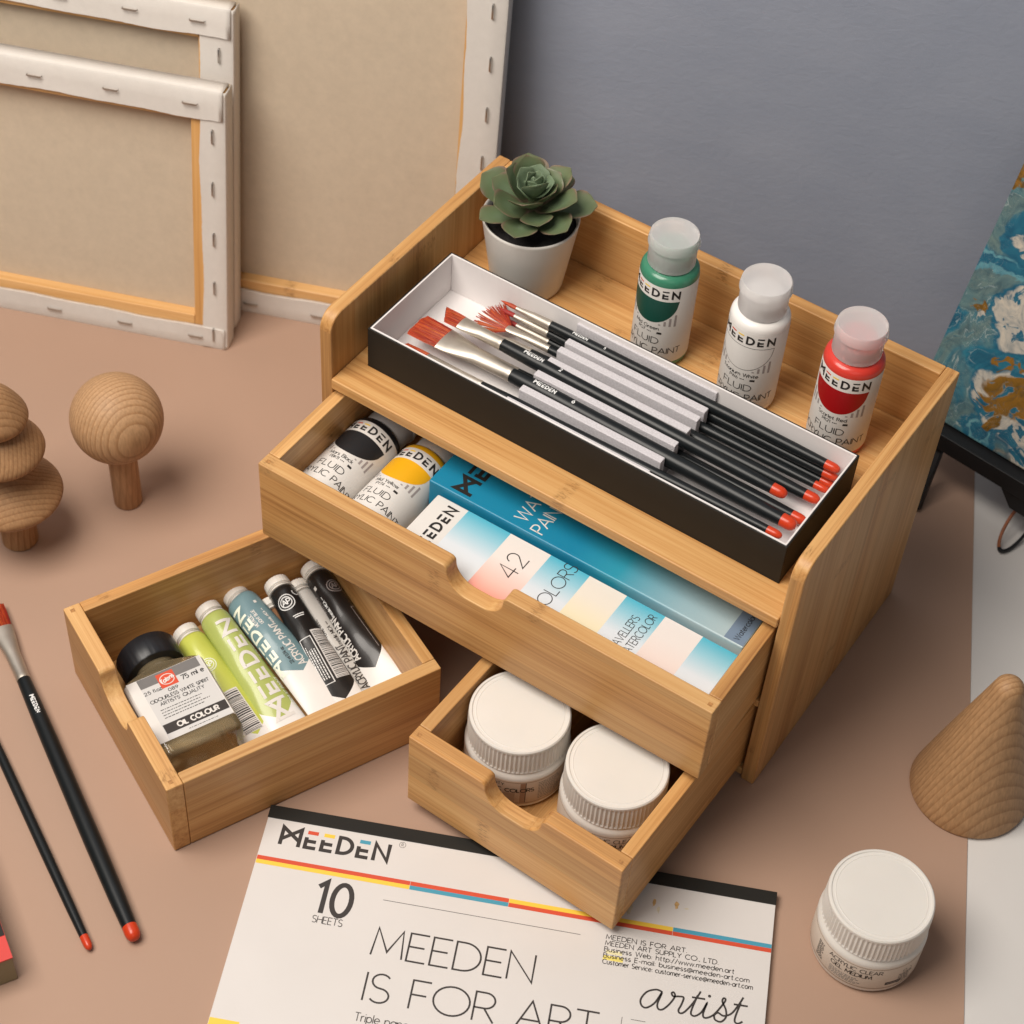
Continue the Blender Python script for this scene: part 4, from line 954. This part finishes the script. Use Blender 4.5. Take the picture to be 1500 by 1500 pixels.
# ------------------------------------------------------------------ paint tubes in the loose drawer
GT = 'paint tubes in the loose drawer'
def tube(label, capx, capy, tailx, taily, z, colr, prints, Rr=.0097, bound=.70, tailz=None, capcol=None, roll=0, matname='tube', Lmax=None):
    c, t = LD(capx, capy, z), LD(tailx, taily, z if tailz is None else tailz)
    d = t-c; L = d.length; yw = atan2(d.y, d.x); pit = -math.asin(d.z/L)
    root = thing('paint_tube', label, 'paint tube', c, (roll, pit, yw), GT)
    m = pm(matname, colr, .30, spec=.5, var=.03, coat=.15)
    b = MB()
    rg = [(.0, .0074), (.0006, .0083), (.0050, .0085), (.0058, .0083), (.0062, .0073), (.0064, .0073)]
    nn = 72
    b.loft([[(x, r*(1-.022*max(0, cos(24*2*pi*i/nn)) if 1 <= k <= 2 else 1)*cos(2*pi*i/nn), r*(1-.022*max(0, cos(24*2*pi*i/nn)) if 1 <= k <= 2 else 1)*sin(2*pi*i/nn)) for i in range(nn)] for k, (x, r) in enumerate(rg)], capcol or CREAM)
    b.loft([ell(x, 0, 0, r, r, 40) for x, r in ((.0065, .0066), (.0078, .0069), (.0084, .0086), (.0093, .0089))], capcol or CREAM); b.build('cap', root, sharp=40)
    xs_ = .0093
    def surf(u, a, h=0):
        """u: distance from the shoulder, a: angle from the top"""
        s = min(1, u/(L-xs_)); k = s**1.35
        ry = Rr*(1+.42*k)+h; rz = Rr*(1-.90*k)*(1+.035*sin(u*130+a*2+Rr*9000)+.025*sin(u*260-a*3))+h
        e = 1 if u > .002 else .9+.1*u/.002
        return V((xs_+u, -ry*sin(a)*e, rz*cos(a)*e - .0035*k*Rr/.0092))
    LL = L-xs_; n = 48
    bf = lambda a: LL*(bound+.13*(1-abs(math.remainder(a*2, 2*pi))/pi)) if True else 0
    b = MB(); r1 = [[surf(bf(2*pi*i/n)*t, 2*pi*i/n) for i in range(n)] for t in [0, .01, .02]+[.05*j for j in range(1, 21)]]
    b.loft(r1, m, cap0=True, cap1=False)
    r2 = [[surf(bf(2*pi*i/n)+(LL-bf(2*pi*i/n))*t, 2*pi*i/n) for i in range(n)] for t in [j/8 for j in range(9)]]
    b.loft(r2, TUBEWHITE, cap0=False, cap1=True)
    r3 = []
    for t, th in ((0, .0004), (.0002, .0013), (.0030, .0014), (.0034, .0010), (.0036, .0003)):
        c_ = surf(LL, 0); ry_ = Rr*1.42; zc_ = -.0035*Rr/.0092
        r3.append([(c_.x-.003+t, -ry_*1.005*(1 if i in (1, 2) else -1), zc_+th*(1 if i < 2 else -1)*1.0) for i in (0, 1, 2, 3)])
    b.loft([[q_ for q_ in (r_[0], r_[1], r_[2], r_[3])] for r_ in r3], TUBEWHITE)
    # printing: text u' runs from tail to cap, v' across; converted to the surface
    def f(u, v, h=0): return surf(u0-u, v/Rr, h)
    u0 = LL*.84
    prints(b, f, LL); b.build('tube_body', root, sharp=70)
    return root
def barcode(b, f, u, v0, v1, n, mat=INK, back=WHITE, seed=2):
    rg = random.Random(seed); rect(b, u, v0, u+n*.00095, v1, f, back, .00012, 6, 6); x = u+.0005
    while x < u+n*.00095-.0012:
        w = rg.choice((.0003, .0005, .0009)); rect(b, x, v0+.0006, x+w, v1-.0006, f, mat, .00020, 1, 6); x += w+rg.choice((.0004, .0006, .0009))
def seal(b, f, u, v, r, mat):
    ink(b, [A(u, v, r, r, 0, 360, 24), A(u, v, r*.68, r*.68, 0, 360, 24)], r*.12, f, mat, .0002, .0008)
    ink(b, [[(u+c, v-a) for a, c in p] for p in lay('AP', r*.7, .1, 0, -r*.35, 'c')], r*.12, f, mat, .0003, .0008)
ms = .0009
def flip(P): return [[(-u, -v) for u, v in p] for p in P]
PALE = pm('pale_print', (.80, .82, .70), .4, var=0)
def p_yg(b, f, LL):
    seal(b, f, .066, .002, .0045, PALE); barcode(b, f, .0125, -.0045, .0060, 34); rect(b, .0125, .0065, .046, .0112, f, pm('lime_panel', (.56, .58, .12), .4, var=0), .00012, 6, 4)
def p_green(b, f, LL):
    d, bars, w = logo(.0100, 0, -.0062, 'l', .20); q = .078/w
    ink(b, [[(.0105+u*q, v) for u, v in p] for p in d], .0022, f, WHITE, .0002, ms); ink(b, [[(.0105+u*q, v) for u, v in p] for p in bars], .0016, f, WHITE, .0002, ms)
    ink(b, lay('ACRYLIC PAINT', .0030, .1, .014, -.0118), .0005, f, PALE, .0002, ms); ink(b, lay('METALLIC', .0022, .1, .055, -.0118), .00035, f, PALE, .0002, ms)
def p_lb(b, f, LL):
    ink(b, lay('ACRYLIC PAINT', .0042, .1, .0200, -.0045), .0007, f, WHITE, .0002, ms); ink(b, lay('metallic MICA ***', .0017, .1, .0540, -.0045), .00035, f, WHITE, .0002, ms)
    ink(b, lay('METALLIC', .0019, .12, .0580, .0042), .0004, f, WHITE, .0002, ms); ink(b, lay('LIGHT BLUE', .0019, .12, .0580, .0010), .0004, f, WHITE, .0002, ms)
    ink(b, lay('22 ml 0.74 oz', .0018, .1, .024, .0012), .0003, f, INK, .0002, ms)
    rect(b, .0740, -.0045, .0760, -.0026, f, WHITE, .0002)
    d, bars, w = logo(.0084, .020, .0066, 'l', .2); q = .058/w
    ink(b, [[(.020+(u-.020)*q, v) for u, v in p] for p in d], .0018, f, PALE, .0002, ms); ink(b, [[(.020+(u-.020)*q, v) for u, v in p] for p in bars], .0015, f, PALE, .0002, ms)
def p_blk(b, f, LL):
    seal(b, f, .069, .003, .0054, SILVER); barcode(b, f, .006, -.0095, -.0010, 40, pm('dark_bar', (.05, .05, .05), .4, var=0), pm('silver_bar', (.62, .60, .58), .35, var=0), 4)
    ink(b, [[(.0045, .0005), (.040, .0005), (.040, .0075), (.0045, .0075), (.0045, .0005)]], .0005, f, SILVER, .0002, ms); fineprint(b, .008, .0062, .030, 4, .0014, f, SILVER, .0006, 12, ms)
    ink(b, [A(.0745, -.006, .0022, .0022, 60, 300, 12), [(.0575, -.0035), (.0575, .0035)], [(.0560, -.0030), (.0560, .003)]], .0007, f, SILVER, .0002, ms)
def p_gry(b, f, LL):
    ink(b, lay('ACRYLIC PAINT', .0042, .1, .0080, -.002), .0007, f, DKINK, .0002, ms); ink(b, lay('metallic MICA ***', .0022, .1, .043, -.002), .00035, f, DKINK, .0002, ms); ink(b, lay('PEARL WHITE', .0020, .1, .052, .0028), .00035, f, DKINK, .0002, ms)
    ink(b, lay('22 ml 0.74 oz', .0018, .1, .009, .0035), .0003, f, DKINK, .0002, ms)
def p_blk2(b, f, LL):
    ink(b, lay('ACRYLIC PAINT', .0042, .1, .012, .0035), .0008, f, WHITE, .0002, ms); ink(b, lay('metallic MICA ***', .0019, .1, .0465, .0035), .0004, f, SILVER, .0002, ms)
    rect(b, .0690, .0035, .0715, .0056, f, WHITE, .0002); ink(b, lay('GOLD BLACK', .0020, .1, .052, .0074), .0003, f, GREYINK, .0002, ms)
    seal(b, f, .065, -.0075, .0050, GREYINK); ink(b, [[(.012, -.0085), (.046, -.0085), (.046, -.0115)]], .0004, f, GREYINK, .0002, ms)
nop = lambda b, f, LL: None
tube('lime green paint tube with a barcode, nearest the glass bottle', .0150, .0690, .1340, .0775, .0160, (.52, .56, .10), p_yg, matname='lime_tube', bound=.62, tailz=.0115)
tube('olive green paint tube with large white lettering', .0100, .0872, .1340, .0968, .0225, (.40, .46, .13), p_green, matname='olive_tube', bound=.62, tailz=.012)
tube('dusty blue paint tube with a broad white tail', .0060, .1080, .1165, .1225, .0205, (.155, .255, .285), p_lb, matname='dusty_blue_tube', bound=.55, Rr=.0108, tailz=.0225)
tube('brown paint tube mostly hidden between the dusty blue and black tubes', .0190, .1240, .1300, .1320, .0136, (.24, .12, .06), nop, Rr=.0075, matname='brown_tube', tailz=.0105)
tube('black paint tube with a round seal and silver barcode', .0130, .1345, .1200, .1322, .0235, (.013, .012, .012), p_blk, bound=.80, Rr=.0086, matname='black_tube', tailz=.0215)
tube('silver grey paint tube between the two black ones', .0165, .1462, .1345, .1500, .0165, (.52, .50, .47), p_gry, matname='silver_tube', bound=.66, tailz=.0135, Rr=.0080)
tube('black paint tube lying against the right end of the loose drawer', .0125, .1608, .1180, .1590, .0235, (.016, .013, .012), p_blk2, bound=.70, matname='matt_black_tube', Rr=.0084, tailz=.0210, roll=radians(28))

# ------------------------------------------------------------------ painting on a small easel
POUR, nt, bs = new_mat('poured_acrylic_painting')
tc = nd(nt, 'ShaderNodeTexCoord')
def warp(src, scale, amt, det):
    n = nd(nt, 'ShaderNodeTexNoise'); n.inputs['Scale'].default_value = scale; n.inputs['Detail'].default_value = det; nt.links.new(src, n.inputs['Vector'])
    c_ = nt.nodes.new('ShaderNodeVectorMath'); c_.operation = 'SUBTRACT'; c_.inputs[1].default_value = (.5, .5, .5); nt.links.new(n.outputs['Color'], c_.inputs[0])
    a_ = nt.nodes.new('ShaderNodeVectorMath'); a_.operation = 'MULTIPLY_ADD'; a_.inputs[1].default_value = (amt, 0, amt); nt.links.new(c_.outputs[0], a_.inputs[0]); nt.links.new(src, a_.inputs[2])
    return a_.outputs[0]
q1 = warp(tc.outputs['Object'], 26, .034, 2); q2 = warp(warp(q1, 60, .020, 3), 210, .006, 4)
w1 = nd(nt, 'ShaderNodeTexNoise'); w1.inputs['Scale'].default_value = 20; w1.inputs['Detail'].default_value = 5; w1.inputs['Distortion'].default_value = 1.2; nt.links.new(warp(q1, 70, .012, 4), w1.inputs['Vector'])
c = ramp(nt, w1.outputs[0], [(.25, (.012, .06, .11)), (.38, (.02, .14, .21)), (.45, (.085, .17, .19)), (.54, (.115, .175, .175)), (.60, (.07, .17, .20)), (.66, (.17, .16, .13)), (.75, (.03, .13, .19))])
# thin flowing veins
vn = math_node(nt, 'FRACT', math_node(nt, 'MULTIPLY', w1.outputs[0], 9.0))
vm = nd(nt, 'ShaderNodeMapRange'); vm.inputs[1].default_value = .09; vm.inputs[2].default_value = .0; nt.links.new(vn, vm.inputs[0])
w3 = nd(nt, 'ShaderNodeTexNoise'); w3.inputs['Scale'].default_value = 30; nt.links.new(tc.outputs['Object'], w3.inputs['Vector'])
vg = nd(nt, 'ShaderNodeMapRange'); vg.inputs[1].default_value = .42; vg.inputs[2].default_value = .52; nt.links.new(w3.outputs[0], vg.inputs[0])
c = mixc(nt, math_node(nt, 'MULTIPLY', math_node(nt, 'MULTIPLY', vm.outputs[0], vg.outputs[0]), .75), c, (.42, .47, .46))
def blob(c, src, x, z, rx, rz, col, soft=.06):
    s_ = nt.nodes.new('ShaderNodeVectorMath'); s_.operation = 'SUBTRACT'; s_.inputs[1].default_value = (x, 0, z); nt.links.new(src, s_.inputs[0])
    m_ = nt.nodes.new('ShaderNodeVectorMath'); m_.operation = 'MULTIPLY'; m_.inputs[1].default_value = (1/rx, 0, 1/rz); nt.links.new(s_.outputs[0], m_.inputs[0])
    l_ = nt.nodes.new('ShaderNodeVectorMath'); l_.operation = 'LENGTH'; nt.links.new(m_.outputs[0], l_.inputs[0])
    r_ = nd(nt, 'ShaderNodeMapRange'); r_.inputs[1].default_value = 1+soft; r_.inputs[2].default_value = 1-soft; nt.links.new(l_.outputs['Value'], r_.inputs[0])
    mk = r_.outputs[0]
    if col in (WH_, OC_):
        hl = nd(nt, 'ShaderNodeMapRange'); hl.inputs[1].default_value = .43; hl.inputs[2].default_value = .47; nt.links.new(w4.outputs[0], hl.inputs[0]); mk = math_node(nt, 'MULTIPLY', mk, hl.outputs[0])
    return mixc(nt, mk, c, col)
BL_, WH_, OC_, SK_ = (.018, .115, .185), (.44, .41, .36), (.20, .098, .016), (.11, .28, .33)
w4 = nd(nt, 'ShaderNodeTexNoise'); w4.inputs['Scale'].default_value = 75; w4.inputs['Detail'].default_value = 6; w4.inputs['Distortion'].default_value = 1.5; nt.links.new(q1, w4.inputs['Vector'])
c = c
c = blob(c, q2, .02, .119, .07, .0055, BL_, .3); c = blob(c, q2, .02, .1225, .07, .0012, SK_, .3); c = blob(c, q2, .02, .1135, .07, .0016, SK_, .3)
for args in ((.041, .0894, .0150, .0240, BL_), (.041, .0894, .0122, .0200, WH_), (.024, .140, .013, .019, BL_), (.026, .140, .008, .012, WH_),
             (.0550, .0090, .016, .017, BL_), (.0550, .0085, .011, .012, SK_), (.0550, .0075, .008, .009, BL_), (.100, .012, .03, .016, BL_), (.064, .0365, .0330, .0235, BL_), (.064, .0370, .0300, .0205, WH_),
             (.083, .0190, .012, .020, WH_), (.064, .0410, .0215, .0135, OC_), (.046, .0330, .008, .006, OC_), (.0590, .0205, .0055, .0075, OC_), (.017, .0840, .009, .005, OC_), (.018, .080, .006, .003, WH_), (.045, .060, .012, .005, OC_), (.004, .178, .012, .010, OC_),
             (.10, .07, .02, .02, BL_), (.12, .12, .02, .02, WH_), (.14, .05, .03, .03, OC_), (.09, .17, .03, .03, SK_)):
    c = blob(c, q2, *args)
for mult, lo_, col_, amt in ((11.0, .10, (.35, .38, .36), .55), (8.0, .13, (.014, .075, .12), .65)):
    vn2 = math_node(nt, 'FRACT', math_node(nt, 'MULTIPLY', w4.outputs[0], mult)); vm2 = nd(nt, 'ShaderNodeMapRange'); vm2.inputs[1].default_value = lo_; vm2.inputs[2].default_value = 0; nt.links.new(vn2, vm2.inputs[0])
    vg2 = nd(nt, 'ShaderNodeMapRange'); vg2.inputs[1].default_value = .46; vg2.inputs[2].default_value = .56; nt.links.new(w3.outputs[0] if mult > 9 else w1.outputs[0], vg2.inputs[0])
    c = mixc(nt, math_node(nt, 'MULTIPLY', math_node(nt, 'MULTIPLY', vm2.outputs[0], vg2.outputs[0]), amt), c, col_)
w5 = nd(nt, 'ShaderNodeTexNoise'); w5.inputs['Scale'].default_value = 95; w5.inputs['Detail'].default_value = 7; w5.inputs['Distortion'].default_value = 1.8; nt.links.new(q1, w5.inputs['Vector'])
c = mixc(nt, 1.0, c, ramp(nt, w5.outputs[0], [(.3, (.58, .64, .70)), (.5, (.95, .95, .95)), (.7, (1.22, 1.16, 1.08))]), 'MULTIPLY')
nt.links.new(c, bs.inputs['Base Color']); bs.inputs['Roughness'].default_value = .3
PE = radians(-7)
pa = thing('abstract_painting', 'poured blue, white and ochre abstract painting on a black tabletop easel', 'painting', (.2769, .3022, .055), (radians(-20.6), 0, PE))
b = MB(); b.box((0, -.001, .0), (.19, .0135, .25), POUR); b.build('painted_canvas', pa, .0015)
EB = pm('black_easel_wood', (.008, .008, .009), .5, var=.2)
ea = thing('tabletop_easel', 'black tabletop easel holding the poured painting', 'easel', (.2769, .3022, 0), (0, 0, PE))
b = MB(); b.box((.002, -.0105, .0425), (.19, .0128, .0535), EB); b.box((.002, -.0130, .0425), (.19, -.0108, .0565), EB); b.build('ledge', ea, .0006)
def bar(name, p0, p1, w, d):
    p0, p1 = V(p0), V(p1); z = (p1-p0).normalized(); x = V((1, 0, 0)); y = z.cross(x).normalized(); x = y.cross(z)
    b = MB(); b.loft([[p-x*w-y*d, p+x*w-y*d, p+x*w+y*d, p-x*w+y*d] for p in (p0, p1)], EB); return b.build(name, ea, .0006)
bar('leg', (.0345, -.032, .0005), (.0265, -.001, .0422), .0055, .0035)
bar('leg', (.168, -.032, .0005), (.168, -.001, .0422), .0055, .0045)
b = MB(); b.prism([(.080, -.0106, .0424), (.092, -.0106, .0270), (.128, -.0106, .0270), (.128, -.0106, .0424)], (0, .02, 0), EB); b.build('centre_block', ea, .0006)
bar('rear_leg', (.105, .098, .0005), (.105, .0215, .0530), .0055, .0045)
# copper and black loop on the white table
COPPER = pm('copper_leather', (.33, .115, .05), .45, var=.2, scale=200)
lp = thing('bracelet', 'thin copper and black loop lying on the white table by the easel', 'bracelet', (.3724, .2661, .0))
ax_a = V((.0035, .0235, .0065)); ax_b = V((-.0060, .0060, .0060)); c0 = V((0, 0, .0035))+ax_a
for k, (nm, m, lo, hi) in enumerate((('outer_band', COPPER, 0, 180), ('inner_band', BLACKPL, 180, 360))):
    ring = []
    for i in range(33):
        a = radians(lo+(hi-lo)*i/32); p = c0-ax_a*cos(a)+ax_b*sin(a)
        tg = (ax_a*sin(a)+ax_b*cos(a)).normalized(); n_ = tg.cross(V((0, 0, 1))).normalized(); u_ = n_.cross(tg)
        ring.append([p+n_*.0012*cos(t)+u_*.0019*sin(t) for t in [2*pi*j/10 for j in range(10)]])
    b = MB(); b.loft(ring, m); b.build(nm, lp)
# corner of a red box at the lower left
rb = thing('paint_box', 'corner of a red topped box at the lower left edge', 'box', (.0600, -.3560, .0003), (0, 0, radians(-30)))
b = MB(); b.box((-.09, -.06, 0), (0, 0, .0235), pm('khaki_card', (.26, .215, .125), .5, var=.05)); b.build('carton', rb, .0005)
b = MB(); b.box((-.0903, -.0603, .0236), (.0003, .0003, .0246), pm('red_card', (.60, .045, .035), .45, var=.03)); b.box((-.0901, -.0601, .0247), (-.0147, .0001, .0249), BLACKCARD); b.build('lid', rb)

# ------------------------------------------------------------------ light
def area(name, loc, tgt, size, power, col, shape='RECTANGLE', sy=None):
    l = bpy.data.lights.new(name, 'AREA'); l.energy = power; l.color = col; l.shape = shape; l.size = size; l.size_y = sy or size
    o = bpy.data.objects.new(name, l); COL.objects.link(o); o.location = loc
    o.rotation_euler = (V(tgt)-V(loc)).to_track_quat('-Z', 'Y').to_euler(); return o
area('key_softbox', (-.20, -.55, 1.38), (.12, .04, .05), .85, 28, (1, .93, .85))
area('fill_softbox', (1.2, -1.3, 1.3), (.15, 0, .05), 1.0, 2.5, (1, .95, .9))
w = bpy.data.worlds.new('World'); S.world = w; w.use_nodes = True
w.node_tree.nodes['Background'].inputs[0].default_value = (1, .96, .92, 1); w.node_tree.nodes['Background'].inputs[1].default_value = .085
vs = S.view_settings; vs.view_transform = 'Standard'; vs.look = 'None'; vs.gamma = 1; vs.exposure = 0; vs.use_curve_mapping = False
S.cycles.max_bounces = 10; S.cycles.transmission_bounces = 8
